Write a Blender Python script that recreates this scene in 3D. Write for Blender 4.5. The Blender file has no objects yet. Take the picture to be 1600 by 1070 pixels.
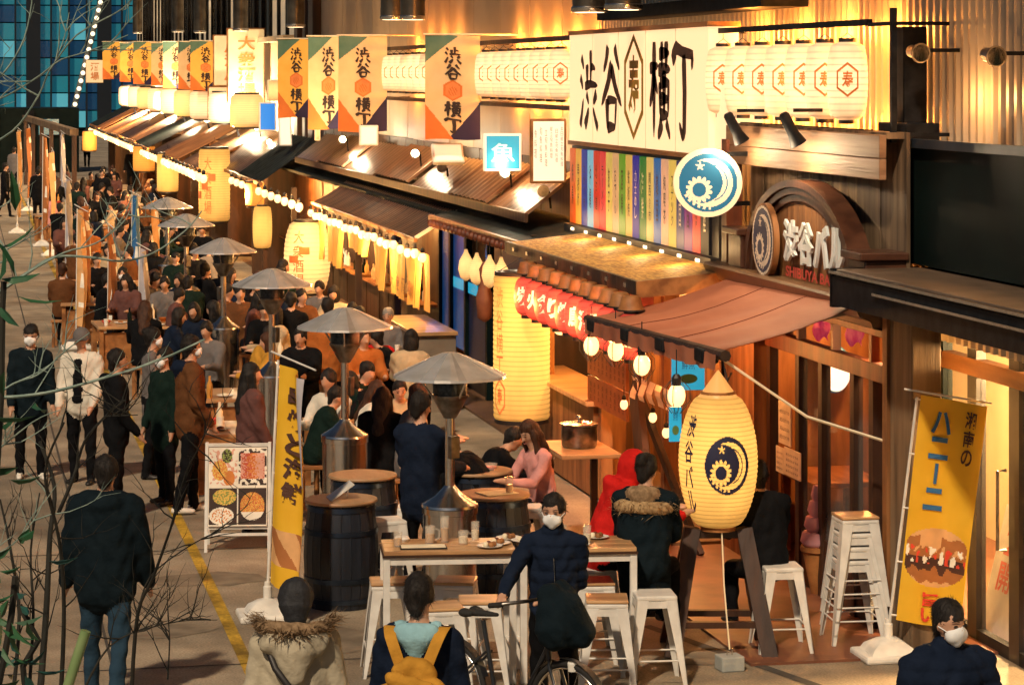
import bpy, bmesh, math, random
import numpy as np
from mathutils import Vector, Matrix, noise
R = math.radians
random.seed(7)
sc = bpy.context.scene
COL = sc.collection

# ------------------------------------------------------------------ camera
FPX, CAMH, YAW = 4100.0, 4.4, R(11.85)
CY, SY = math.cos(YAW), math.sin(YAW)
cam = bpy.data.cameras.new('camera'); camo = bpy.data.objects.new('camera', cam); COL.objects.link(camo)
camo.location = (0, 0, CAMH); camo.rotation_euler = (R(90), 0, -YAW)
cam.sensor_width = 36; cam.lens = 36*FPX/1600; cam.shift_y = -(535-117)/1600
cam.clip_start = .5; cam.clip_end = 1500
sc.camera = camo
# ------------------------------------------------------------------ world, sun, exposure
SUN_EL, SUN_AZ = R(44), R(-150)      # a low key light from behind the camera, left
w = bpy.data.worlds.new('World'); sc.world = w; w.use_nodes = True
nt = w.node_tree; bg = nt.nodes['Background']
sky = nt.nodes.new('ShaderNodeTexSky'); sky.sky_type = 'NISHITA'; sky.sun_disc = False
sky.sun_elevation = SUN_EL; sky.sun_rotation = SUN_AZ
nt.links.new(sky.outputs[0], bg.inputs[0]); bg.inputs[1].default_value = .009
sd = bpy.data.lights.new('sun', 'SUN'); sd.energy = 1.25; sd.angle = R(2.5); sd.color = (1, .78, .54)
so = bpy.data.objects.new('sun', sd); COL.objects.link(so)
so.rotation_euler = Vector((math.sin(SUN_AZ)*math.cos(SUN_EL), math.cos(SUN_AZ)*math.cos(SUN_EL), math.sin(SUN_EL))).to_track_quat('Z', 'Y').to_euler()
sc.view_settings.view_transform = 'Standard'; sc.view_settings.look = 'None'
sc.view_settings.exposure = 1.3; sc.view_settings.gamma = 1
sc.render.engine = 'CYCLES'
sc.cycles.use_denoising = True
sc.cycles.max_bounces = 4; sc.cycles.diffuse_bounces = 2; sc.cycles.glossy_bounces = 2; sc.cycles.transparent_max_bounces = 8
sc.cycles.use_adaptive_sampling = True; sc.cycles.adaptive_threshold = .03; sc.cycles.caustics_reflective = False; sc.cycles.caustics_refractive = False
sc.cycles.sample_clamp_indirect = 4

# ------------------------------------------------------------------ picture <-> place
def fp(px, py, X):            # point on the vertical plane x = X
    k = (px-800)/FPX; Y = X*(CY-k*SY)/(SY+k*CY); d = X*SY+Y*CY
    return Vector((X, Y, CAMH-(py-117)*d/FPX))
def gp(px, py, z=0):          # point at height z
    d = FPX*(CAMH-z)/(py-117); a = (px-800)*d/FPX
    return Vector((a*CY+d*SY, -a*SY+d*CY, z))
def zp(px, py, d):            # point at depth d
    a = (px-800)*d/FPX
    return Vector((a*CY+d*SY, -a*SY+d*CY, CAMH-(py-117)*d/FPX))

# ------------------------------------------------------------------ materials
MATS = {}; EMS = .42
def mat(name, c, c2=None, sc_=6, st=(1, 1, 1), rough=.7, metal=0, bump=0, bsc=None, emit=None, es=1, detail=4, alpha=None, spec=.5, trans=0, coat=0, lo=.35, hi=.65):
    if name in MATS: return MATS[name]
    m = bpy.data.materials.new(name); m.use_nodes = True; MATS[name] = m
    n = m.node_tree.nodes; l = m.node_tree.links; b = n['Principled BSDF']
    b.inputs['Roughness'].default_value = rough; b.inputs['Metallic'].default_value = metal
    b.inputs['Specular IOR Level'].default_value = spec
    b.inputs['Base Color'].default_value = (*c, 1)
    if coat: b.inputs['Coat Weight'].default_value = coat
    if trans: b.inputs['Transmission Weight'].default_value = trans
    if alpha is not None: b.inputs['Alpha'].default_value = alpha
    if c2 is not None or bump:
        tc = n.new('ShaderNodeTexCoord'); mp = n.new('ShaderNodeMapping'); mp.inputs['Scale'].default_value = st
        l.new(tc.outputs['Object'], mp.inputs[0])
        oi = n.new('ShaderNodeObjectInfo'); ad = n.new('ShaderNodeVectorMath'); ad.operation = 'ADD'
        ml = n.new('ShaderNodeMath'); ml.operation = 'MULTIPLY'; ml.inputs[1].default_value = 37
        l.new(oi.outputs['Random'], ml.inputs[0]); l.new(mp.outputs[0], ad.inputs[0]); l.new(ml.outputs[0], ad.inputs[1])
        vec = ad.outputs[0]
    if c2 is not None:
        t = n.new('ShaderNodeTexNoise'); t.inputs['Scale'].default_value = sc_; t.inputs['Detail'].default_value = detail
        l.new(vec, t.inputs['Vector'])
        r = n.new('ShaderNodeValToRGB'); r.color_ramp.elements[0].position = lo; r.color_ramp.elements[1].position = hi
        r.color_ramp.elements[0].color = (*c, 1); r.color_ramp.elements[1].color = (*c2, 1)
        l.new(t.outputs[0], r.inputs[0]); l.new(r.outputs[0], b.inputs['Base Color'])
    if bump:
        t2 = n.new('ShaderNodeTexNoise'); t2.inputs['Scale'].default_value = bsc or sc_*3; t2.inputs['Detail'].default_value = 5
        l.new(vec, t2.inputs['Vector']); bp = n.new('ShaderNodeBump'); bp.inputs['Strength'].default_value = bump; bp.inputs['Distance'].default_value = .02
        l.new(t2.outputs[0], bp.inputs['Height']); l.new(bp.outputs[0], b.inputs['Normal'])
    if emit is not None:
        b.inputs['Emission Color'].default_value = (*emit, 1); b.inputs['Emission Strength'].default_value = es*EMS
    return m
def rgb(name, c, rough=.7, **k): return mat(name, c, tuple(min(1, v*1.25+.004) for v in c), rough=rough, **k)

DARKWOOD = mat('dark_wood', (.018, .007, .004), (.06, .022, .009), 5, (1, 1, .12), .55, bump=.3)
REDWOOD = mat('red_wood', (.07, .016, .006), (.2, .05, .016), 5, (1, 1, .15), .5, bump=.25)
WOOD = mat('wood', (.2, .075, .02), (.42, .18, .055), 7, (1, .15, 1), .55, bump=.2)
WOODV = mat('wood_upright', (.15, .055, .016), (.36, .16, .055), 7, (1, 1, .13), .6, bump=.25)
GREYWOOD = mat('weathered_wood', (.07, .042, .022), (.26, .17, .095), 6, (1, 1, .1), .75, bump=.35)
TABLEWOOD = mat('table_wood', (.36, .19, .085), (.6, .36, .17), 9, (.2, 1, 1), .35, bump=.1)
WHITEMETAL = mat('white_metal', (.66, .64, .6), (.78, .77, .73), 9, rough=.38, bump=.03)
BLACKMETAL = mat('black_metal', (.008, .009, .011), (.02, .02, .022), 9, rough=.55, spec=.08)
STEEL = mat('brushed_steel', (.55, .53, .5), (.7, .68, .64), 14, (1, 1, .2), .22, 1)
STEELD = mat('dark_steel', (.16, .15, .14), (.3, .28, .26), 14, rough=.32, metal=1)
CLAD = mat('corrugated_cladding', (.52, .44, .33), (.6, .52, .4), 1.5, (1, 1, .3), .42, .25, bump=.04)
FLATCLAD = mat('flat_cladding', (.5, .4, .27), (.58, .47, .33), 1.2, rough=.5, bump=.05)
DARKGREEN = mat('dark_glass_panel', (.004, .009, .009), (.007, .015, .014), 2, rough=.4, spec=.06)
TIN = mat('brown_tin', (.06, .028, .014), (.2, .1, .05), 5, (.3, 2.5, .3), .36, .35, bump=.2)
DARKROOF = mat('dark_roof', (.01, .014, .014), (.024, .03, .028), 4, rough=.7, bump=.3, spec=.1)
GOLDROOF = mat('gold_board', (.36, .15, .02), (.74, .43, .09), 9, (4, .7, 1), .6, bump=.8)
AWNING = mat('red_awning', (.38, .12, .06), (.5, .18, .095), 2.5, (1, .3, 1), .62, bump=.15)
WHITE = rgb('white_plastic', (.7, .68, .63), .45)
CREAM = rgb('cream_paper', (.75, .66, .48), .8)
BLACK = rgb('black_paint', (.012, .01, .01), .5)
INK = rgb('brown_ink', (.06, .022, .012), .6)
def paper(name, c, emit, ribs):      # lit paper: hottest near the bulb at mid height, thin bamboo rings across it
    m = mat(name, c, rough=.85, emit=emit, es=1, spec=.1); n = m.node_tree.nodes; l = m.node_tree.links; b = n['Principled BSDF']
    tc = n.new('ShaderNodeTexCoord'); sp = n.new('ShaderNodeSeparateXYZ'); l.new(tc.outputs['Generated'], sp.inputs[0])
    def M(op, a, bb=None):
        q = n.new('ShaderNodeMath'); q.operation = op
        for i, v in enumerate((a, bb)):
            if v is None: continue
            if isinstance(v, (int, float)): q.inputs[i].default_value = v
            else: l.new(v, q.inputs[i])
        return q.outputs[0]
    z = sp.outputs[2]; d = M('ABSOLUTE', M('SUBTRACT', z, .52)); core = M('SUBTRACT', 1.3, M('MULTIPLY', M('POWER', M('MULTIPLY', d, 2), 1.7), .85))
    rib = M('SUBTRACT', 1, M('MULTIPLY', M('POWER', M('ABSOLUTE', M('SINE', M('MULTIPLY', z, math.pi*ribs))), 14), .5))
    nz = n.new('ShaderNodeTexNoise'); nz.inputs['Scale'].default_value = 3.5; l.new(tc.outputs['Generated'], nz.inputs['Vector']); var = M('ADD', .72, M('MULTIPLY', nz.outputs[0], .56))
    l.new(M('MULTIPLY', M('MULTIPLY', M('MULTIPLY', core, rib), var), EMS), b.inputs['Emission Strength']); return m
SIGNLIT = mat('lit_sign_face', (.5, .42, .28), rough=.5, emit=(1.2, .7, .36), es=1.0)
BULB = mat('bulb_glass', (1, .8, .5), rough=.2, emit=(2.6, 1.35, .5), es=1)
BULBW = mat('spot_bulb', (1, .9, .7), rough=.2, emit=(26, 19, 11), es=2.5)
CLOTH_Y = mat('yellow_cloth', (.5, .25, .05), (.62, .34, .08), 3, rough=.85, emit=(1, .38, .05), es=.22)  # bulb light on the cloth put in as a faint glow
LANTW = paper('white_lantern_shell', (.5, .42, .3), (1.4, .72, .33), 12)
LANT = paper('cream_lantern_shell', (.5, .38, .2), (1.15, .56, .18), 16)
LANTY = paper('yellow_lantern_shell', (.4, .25, .08), (1.05, .5, .1), 30)
LANTO = paper('orange_lantern_shell', (.4, .2, .06), (.9, .28, .035), 14)
LANTR = paper('red_lantern_shell', (.5, .05, .035), (.92, .1, .055), 8)
CYANLIT = mat('cyan_screen', (.02, .15, .22), rough=.3, emit=(.02, .42, .62), es=.75)
BLUELIT = mat('blue_panel', (.01, .05, .2), (.01, .12, .3), 3, rough=.35, emit=(.004, .06, .22), es=.35)
WHITELIT = mat('lit_menu_board', (.8, .75, .65), rough=.6, emit=(.95, .75, .5), es=.75)

# ------------------------------------------------------------------ mesh builder
BOXC = {}
class MB:
    def __init__(s): s.v = []; s.f = []; s.m = []
    def add(s, vs, fs, mi=0, T=None):
        o = len(s.v)
        if T is not None: vs = [T @ Vector(p) for p in vs]
        s.v.extend([tuple(p) for p in vs])
        for k, f in enumerate(fs):
            s.f.append(tuple(i+o for i in f)); s.m.append(mi if isinstance(mi, int) else mi[k])
        return s
    def box(s, x0, x1, y0, y1, z0, z1, mi=0, T=None, ch=0):
        if not ch:
            v = [(x, y, z) for x in (x0, x1) for y in (y0, y1) for z in (z0, z1)]
            return s.add(v, [(0, 1, 3, 2), (4, 6, 7, 5), (0, 4, 5, 1), (2, 3, 7, 6), (0, 2, 6, 4), (1, 5, 7, 3)], mi, T)
        bm = bmesh.new(); bmesh.ops.create_cube(bm, size=1)
        for q in bm.verts: q.co = ((x0+x1)/2+q.co.x*(x1-x0), (y0+y1)/2+q.co.y*(y1-y0), (z0+z1)/2+q.co.z*(z1-z0))
        bmesh.ops.bevel(bm, geom=bm.edges[:], offset=ch, segments=2, affect='EDGES', profile=.5)
        bm.verts.ensure_lookup_table(); bm.verts.index_update()
        v = [q.co.copy() for q in bm.verts]; f = [tuple(q.index for q in p.verts) for p in bm.faces]; bm.free()
        return s.add(v, f, mi, T)
    def bar(s, p, q, a, b=None, mi=0, up=(0, 0, 1), taper=1):     # rectangular bar from p to q
        p, q = Vector(p), Vector(q); b = b or a; d = (q-p).normalized(); u = Vector(up)
        if abs(d.dot(u)) > .95: u = Vector((0, 1, 0))
        x = d.cross(u).normalized(); y = x.cross(d).normalized()
        v = [c+x*(i*a/2*t)+y*(j*b/2*t) for c, t in ((p, 1), (q, taper)) for i, j in ((-1, -1), (1, -1), (1, 1), (-1, 1))]
        return s.add(v, [(3, 2, 1, 0), (4, 5, 6, 7), (0, 1, 5, 4), (1, 2, 6, 5), (2, 3, 7, 6), (3, 0, 4, 7)], mi)
    def tube(s, pts, rad, n=8, mi=0, caps=True):
        pts = [Vector(p) for p in pts]; m = len(pts)
        rad = rad if isinstance(rad, (list, tuple)) else [rad]*m
        vs = []; prev = None
        for i, p in enumerate(pts):
            d = (pts[min(i+1, m-1)]-pts[max(i-1, 0)]).normalized()
            u = prev if prev is not None and abs(prev.dot(d)) < .95 else (Vector((0, 0, 1)) if abs(d.z) < .9 else Vector((1, 0, 0)))
            x = d.cross(u).normalized(); y = x.cross(d).normalized(); prev = y
            vs += [p+(x*math.cos(2*math.pi*k/n)+y*math.sin(2*math.pi*k/n))*rad[i] for k in range(n)]
        fs = [(i*n+k, i*n+(k+1) % n, (i+1)*n+(k+1) % n, (i+1)*n+k) for i in range(m-1) for k in range(n)]
        if caps: fs += [tuple(range(n-1, -1, -1)), tuple(range((m-1)*n, m*n))]
        return s.add(vs, fs, mi)
    def lathe(s, prof, n=24, c=(0, 0, 0), mi=0, T=None, sx=1, sy=1, rib=None):
        vs = []
        for r, z in prof:
            for k in range(n):
                a = 2*math.pi*k/n; q = r*(rib(k) if rib else 1)
                vs.append((c[0]+q*sx*math.cos(a), c[1]+q*sy*math.sin(a), c[2]+z))
        m = len(prof)
        fs = [(i*n+k, i*n+(k+1) % n, (i+1)*n+(k+1) % n, (i+1)*n+k) for i in range(m-1) for k in range(n)]
        fs += [tuple(range(n-1, -1, -1)), tuple(range((m-1)*n, m*n))]
        return s.add(vs, fs, mi, T)
    def ball(s, c, r, mi=0, n=12, T=None, sz=1):
        return s.lathe([(max(1e-4, r*math.sin(math.pi*i/8)), -r*sz*math.cos(math.pi*i/8)) for i in range(9)], n, c, mi, T)
    def prism(s, poly, T, th, mi=0):      # poly in 2-D, T maps (u,v,0..th)
        n = len(poly); v = [(x, y, 0) for x, y in poly]+[(x, y, th) for x, y in poly]
        return s.add(v, [tuple(range(n-1, -1, -1)), tuple(range(n, 2*n))]+[(i, (i+1) % n, n+(i+1) % n, n+i) for i in range(n)], mi, T)
    def grid(s, fn, nu, nv, mf=None):     # fn(u,v)->point, mf(u,v)->material index or None
        o = len(s.v)
        for j in range(nv+1):
            for i in range(nu+1): s.v.append(tuple(fn(i/nu, j/nv)))
        for j in range(nv):
            for i in range(nu):
                m = 0 if mf is None else mf((i+.5)/nu, (j+.5)/nv)
                if m is None: continue
                a = o+j*(nu+1)+i; s.f.append((a, a+1, a+nu+2, a+nu+1)); s.m.append(m)
        return s
    def mesh(s, name, mats, smooth=None, flip=False):
        me = bpy.data.meshes.new(name); me.from_pydata(s.v, [], s.f)
        for m in (mats if isinstance(mats, (list, tuple)) else [mats]): me.materials.append(m)
        me.polygons.foreach_set('material_index', s.m)
        if smooth is not None:
            me.polygons.foreach_set('use_smooth', [True]*len(s.f))
            me.set_sharp_from_angle(angle=R(smooth))
        me.update(); return me
    def build(s, name, mats, parent=None, smooth=None, kind=None):   # vertices are in world space
        if parent is not None:
            I = WM[parent.name].inverted(); s.v = [tuple(I @ Vector(p)) for p in s.v]
        return link(name, s.mesh(name, mats, smooth), parent, kind)
    def local(s, name, mats, parent=None, smooth=None, kind=None):   # vertices in the parent's space
        return link(name, s.mesh(name, mats, smooth), parent, kind)
WM = {}; KIDS = {}
def link(name, me, parent=None, kind=None):
    o = bpy.data.objects.new(name, me); COL.objects.link(o)
    if parent is not None: o.parent = parent; WM[o.name] = WM[parent.name]; KIDS.setdefault(parent.name, []).append(o)
    else: WM[o.name] = Matrix.Identity(4)
    if kind: o['kind'] = kind
    return o
def tag(o, label, cat, group=None):
    o['label'] = label; o['category'] = cat
    if group: o['group'] = group
    return o
def thing(name, label, cat, loc=(0, 0, 0), rz=0, group=None, tilt=None):
    o = bpy.data.objects.new(name, None); COL.objects.link(o); o.empty_display_size = .1
    o.location = loc; o.rotation_euler = (tilt or 0, 0, rz)
    WM[o.name] = Matrix.Translation(loc) @ Matrix.Rotation(rz, 4, 'Z') @ Matrix.Rotation(tilt or 0, 4, 'X')
    return tag(o, label, cat, group)
def clone(o, loc=None, rz=None, label=None, parent=None, group=None, scale=None):
    c = o.copy(); COL.objects.link(c)
    if parent is not None: c.parent = parent
    if loc is not None: c.location = loc
    if rz is not None: c.rotation_euler[2] = rz
    if scale is not None: c.scale = (scale,)*3
    if label: c['label'] = label
    if group: c['group'] = group
    WM[c.name] = Matrix.Translation(c.location) @ Matrix.Rotation(c.rotation_euler[2], 4, 'Z')
    for ch in KIDS.get(o.name, []): clone(ch, parent=c)
    return c
def struct(o): o['kind'] = 'structure'; return o

# frames: x axis, y axis, z axis (normal), origin
def frame(x, y, o):
    x, y = Vector(x), Vector(y); z = x.cross(y)
    return Matrix(((x.x, y.x, z.x, o[0]), (x.y, y.y, z.y, o[1]), (x.z, y.z, z.z, o[2]), (0, 0, 0, 1)))
def wallT(X, Y, Z): return frame((0, -1, 0), (0, 0, 1), (X, Y, Z))      # on a wall, facing the street (-x)
def camT(X, Y, Z): return frame((1, 0, 0), (0, 0, 1), (X, Y, Z))        # facing the camera (-y)

TXT = {}; TSC = bpy.data.scenes.new('workbench'); TVL = TSC.view_layers[0]
def evaluated(o):
    TVL.update(); return o.evaluated_get(TVL.depsgraph)
def glyphs(s, bold=.0):
    k = (s, bold)
    if k in TXT: return TXT[k]
    c = bpy.data.curves.new('t', 'FONT'); c.body = s; c.offset = bold; c.resolution_u = 3
    o = bpy.data.objects.new('t', c); TSC.collection.objects.link(o)
    ev = evaluated(o); me = ev.to_mesh()
    v = [p.co.copy() for p in me.vertices]; f = [tuple(p.vertices) for p in me.polygons]
    ev.to_mesh_clear(); bpy.data.objects.remove(o); bpy.data.curves.remove(c)
    if v:
        x0 = min(p.x for p in v); x1 = max(p.x for p in v); y0 = min(p.y for p in v); y1 = max(p.y for p in v)
        v = [((p.x-x0)/max(1e-6, x1-x0), (p.y-y0)/max(1e-6, y1-y0)) for p in v]
    TXT[k] = (v, f); return TXT[k]
def text(mb, s, x0, x1, y0, y1, map_, mi=0, bold=.02):   # one run fitted into a box; map_(u,v)->point
    v, f = glyphs(s, bold)
    mb.add([map_(x0+(x1-x0)*a, y0+(y1-y0)*b) for a, b in v], f, mi)
def vtext(mb, s, xc, wd, ytop, ybot, map_, mi=0, bold=.02, gap=.12):
    n = len(s); h = (ytop-ybot)/n
    for i, ch in enumerate(s):
        if ch == ' ': continue
        y1 = ytop-i*h
        if ch == 'ー':
            mb.add([map_(xc+a*wd, b) for a, b in ((-.09, y1-h*.1), (-.09, y1-h*.9), (.07, y1-h*.9), (.09, y1-h*.1))], [(0, 1, 2, 3)], mi); continue
        text(mb, ch, xc-wd/2, xc+wd/2, y1-h*(1-gap/2), y1-h*gap/2, map_, mi, bold)
def flat(T, z=0): return lambda u, v: T @ Vector((u, v, z))

# brush lettering: strokes of changing width in a unit square
BR = {
 '渋': [[(.08, .92), (.16, .85), (.22, .76)], [(.02, .66), (.1, .6), (.17, .5)], [(.02, .02), (.1, .16), (.2, .38)], [(.6, 1), (.61, .8), (.6, .55)], [(.6, .78), (.72, .79), (.86, .76)], [(.4, .82), (.41, .7), (.42, .56)], [(.28, .54), (.6, .57), (.98, .55)],
        [(.36, .45), (.44, .38), (.5, .31)], [(.28, .02), (.4, .13), (.5, .26)], [(.92, .46), (.82, .38), (.74, .32)], [(1, 0), (.86, .12), (.72, .27)]],
 '谷': [[(.34, 1), (.26, .84), (.12, .7)], [(.66, 1), (.76, .86), (.9, .72)], [(.52, .8), (.34, .56), (.02, .3)], [(.5, .76), (.7, .52), (1, .3)], [(.3, .38), (.31, .2), (.34, .0)], [(.3, .36), (.5, .37), (.74, .36), (.68, .02)], [(.32, .04), (.5, .05), (.7, .05)]],
 '横': [[(.0, .72), (.2, .74), (.42, .75)], [(.22, 1), (.22, .5), (.21, 0)], [(.22, .7), (.14, .5), (.0, .32)], [(.25, .62), (.32, .54), (.4, .46)], [(.46, .87), (.7, .88), (.96, .88)], [(.59, 1), (.6, .86), (.6, .72)], [(.81, 1), (.81, .86), (.8, .72)], [(.42, .7), (.7, .72), (1, .71)],
        [(.5, .58), (.51, .4), (.52, .22)], [(.5, .57), (.7, .58), (.92, .57), (.9, .22)], [(.52, .4), (.7, .41), (.9, .4)], [(.52, .24), (.7, .24), (.9, .24)], [(.71, .7), (.71, .5), (.71, .24)], [(.6, .18), (.52, .09), (.4, .0)], [(.8, .18), (.9, .1), (1, .0)]],
 '丁': [[(.0, .84), (.2, .98), (.5, .93), (.97, .9), (.93, .74)], [(.56, .9), (.6, .5), (.58, .1), (.5, .03), (.34, .18)]]}
def brush(mb, ch, x0, x1, y0, y1, map_, mi=0, w=.085):
    rr = random.Random(ord(ch))
    for st in BR[ch]:
        pts = []
        for i in range(len(st)-1):
            for k in range(4): t = k/4; pts.append((st[i][0]*(1-t)+st[i+1][0]*t, st[i][1]*(1-t)+st[i+1][1]*t))
        pts.append(st[-1]); n = len(pts); L = []; Rr = []; a0 = rr.uniform(.8, 1.25)
        for i, p in enumerate(pts):
            q0, q1 = pts[max(0, i-1)], pts[min(n-1, i+1)]
            dx, dy = q1[0]-q0[0], q1[1]-q0[1]; dl = math.hypot(dx, dy) or 1
            t = i/(n-1); ww = w*a0*(.45+.75*(1-t)**.6)*(.7 if i == 0 else 1)*(.35 if i == n-1 else 1)
            ww *= .8+.35*abs(dx/dl*.3+dy/dl)
            L.append((p[0]-dy/dl*ww/2, p[1]+dx/dl*ww/2)); Rr.append((p[0]+dy/dl*ww/2, p[1]-dx/dl*ww/2))
        fm = lambda q: map_(x0+(x1-x0)*q[0], y0+(y1-y0)*q[1])
        mb.add([fm(q) for q in L+Rr], [(i, n+i, n+i+1, i+1) for i in range(n-1)], mi)

def logo(x, y):       # moon-and-sun emblem in the unit disc: 0 ground, 1 white, 2 blue, None outside
    r = math.hypot(x, y)
    if r > 1: return None
    if r > .92: return 1
    if r > .84: return 2
    mx, my = x-.16, y-.06
    if math.hypot(x-.02, y) < .76 and math.hypot(x+.2, y-.02) > .66: 
        d = math.hypot(x-.02, y); return 2 if .56 < d < .6 and x > .2 else 1
    sx, sy = x+.28, y+.22; s = math.hypot(sx, sy); a = math.atan2(sy, sx)
    if s < .22: return 2
    if s < .31+.12*abs(math.sin(a*7)): return 1
    tx, ty = x+.25, y-.52; t = math.hypot(tx, ty); b = math.atan2(ty, tx)
    if t < .07+.08*max(0, math.cos(5*(b-math.pi/2))): return 1
    if r > .7 and y < -.3 and x < .1 and int(math.atan2(y, x)*9) % 2: return 1
    return 2
def hexa(x, y, r):     # inside a pointy-top hexagon
    x, y = abs(x), abs(y)
    return x < r*.866 and y < r-x*.577
# ================================================================== the setting
GROUND = mat('concrete_paving', (.27, .215, .15), (.46, .385, .285), 1.3, rough=.72, bump=.15, bsc=70, detail=11, lo=.3, hi=.7)
def layered(m, stain, grain, lo, hi, seed):      # broad stains and fine grain over the base colour
    n = m.node_tree.nodes; l = m.node_tree.links; b = n['Principled BSDF']; src = b.inputs['Base Color'].links[0].from_socket
    tc = n.new('ShaderNodeTexCoord')
    for sc_, a, c, p0, p1 in ((stain, lo, 1.0, .36, .56), (grain, .62, 1.22, .3, .7), (stain*7, .8, 1.08, .35, .65)):
        t = n.new('ShaderNodeTexNoise'); t.inputs['Scale'].default_value = sc_; t.inputs['Detail'].default_value = 8; t.noise_dimensions = '4D'; t.inputs['W'].default_value = seed; l.new(tc.outputs['Object'], t.inputs['Vector'])
        r = n.new('ShaderNodeMapRange'); r.inputs[1].default_value = p0; r.inputs[2].default_value = p1; r.inputs[3].default_value = a; r.inputs[4].default_value = c; l.new(t.outputs[0], r.inputs[0])
        mx = n.new('ShaderNodeMix'); mx.data_type = 'RGBA'; mx.blend_type = 'MULTIPLY'; mx.inputs[0].default_value = 1; l.new(src, mx.inputs[6]); l.new(r.outputs[0], mx.inputs[7]); src = mx.outputs[2]
    l.new(src, b.inputs['Base Color'])
layered(GROUND, .45, 55, .6, 1, 1)
g = MB(); g.add([(-80, -30, 0), (90, -30, 0), (90, 420, 0), (-80, 420, 0)], [(0, 1, 2, 3)])
struct(g.build('ground', GROUND))
JOINT = rgb('dark_joint', (.05, .045, .04), .9)
YEL = mat('yellow_line_paint', (.5, .3, .02), (.62, .4, .04), 5, rough=.7, bump=.1); layered(YEL, 2.2, 40, .3, 1, 4)
g = MB()
g.grid(lambda u, v: (2.07+.035*math.sin(v*9)+(u-.5)*.1, 14+90*v, .004), 1, 40)
struct(g.build('yellow_line', YEL))
for X0, Y0, X1, Y1 in ((5.35, 20.3, 6.35, 17.0), (-2, 19.6, 4.2, 19.6), (-2, 24.4, 5.6, 24.4), (-2, 30, 5.6, 30), (1.1, 14, 1.1, 90)):
    g = MB(); d = Vector((X1-X0, Y1-Y0, 0)).normalized(); n = Vector((-d.y, d.x, 0))*.012
    if X0 > 5: n *= 4
    a, b = Vector((X0, Y0, .004)), Vector((X1, Y1, .004))
    g.add([a-n, b-n, b+n, a+n], [(0, 1, 2, 3)]); struct(g.build('paving_joint', JOINT))
FLOORR = mat('red_floor_tile', (.13, .05, .028), (.2, .075, .04), 4, rough=.5, bump=.08)
g = MB(); g.box(5.75, 9, 18.75, 23.6, .0, .02); struct(g.build('bar_floor', FLOORR))
g = MB(); g.box(6.5, 9.2, 23.7, 62, .0, .03); struct(g.build('stall_floor', mat('stall_floor_wood', (.1, .05, .025), (.17, .085, .04), 3, rough=.5)))

# ------------------------------------------------------------------ big building behind the stalls
bld = thing('main_building', 'long building with corrugated and flat cladding rising behind the stalls', 'building', (7.62, 18, 0))
XW = 7.62
m = MB(); prof = [(0, 0), (.05, 0), (.075, .045), (.125, .045), (.15, 0)]
y = 6.0; vs = []; 
while y < 31:
    for dy, dx in prof[:-1]: vs.append((XW-dx, y+dy))
    y += .15
m.add([(a, b, z) for a, b in vs for z in (2.3, 9)], [(2*i, 2*i+2, 2*i+3, 2*i+1) for i in range(len(vs)-1)])
m.build('corrugated_sheet', CLAD, bld)
for i in range(13):
    m = MB(); m.box(XW-.03, XW+.05, 31.02+2*i, 31+2*i+1.985, 2.3, 9); m.build('wall_panel', FLATCLAD, bld)
for yy, ww, xx in ((56.2, .8, .22), (57.6, .5, .2), (59, .6, .2)):
    m = MB(); m.box(XW-xx, XW+.1, yy, yy+ww, 2.3, 9, ch=.03); m.build('dark_pillar', DARKWOOD, bld)
DWIN = mat('dark_window', (.02, .018, .016), (.05, .04, .03), 2, rough=.2)
PALE = mat('pale_panel', (.55, .5, .42), (.62, .57, .48), 3, rough=.6, emit=(.8, .6, .36), es=.35)
for i in range(11):
    y0 = 60.5+i*5.2
    m = MB(); m.box(XW, XW+.1, y0, y0+5.18, 2.3, 5.25); m.build('wall_panel', FLATCLAD, bld)
    m = MB(); m.box(XW+.02, XW+.1, y0, y0+5.18, 5.25, 9); m.build('window', DWIN if i % 2 else PALE, bld)
    for k in range(3):
        m = MB(); m.box(XW-.06, XW+.02, y0+k*1.72, y0+k*1.72+.14, 5.25, 9); m.build('mullion', BLACKMETAL, bld)
    m = MB(); m.box(XW-.35, XW, y0, y0+5.17, 5.2, 5.32); m.build('ledge', FLATCLAD, bld)
m = MB(); m.box(5.0, XW+.3, 6, 118, 9.0, 9.3); m.build('soffit', FLATCLAD, bld)
m = MB(); m.box(XW+.06, XW+.3, 6, 23.7, 2.66, 9.0); m.box(XW+.06, XW+.3, 23.7, 118, 0, 9.0); m.build('core_wall', FLATCLAD, bld)
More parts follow.
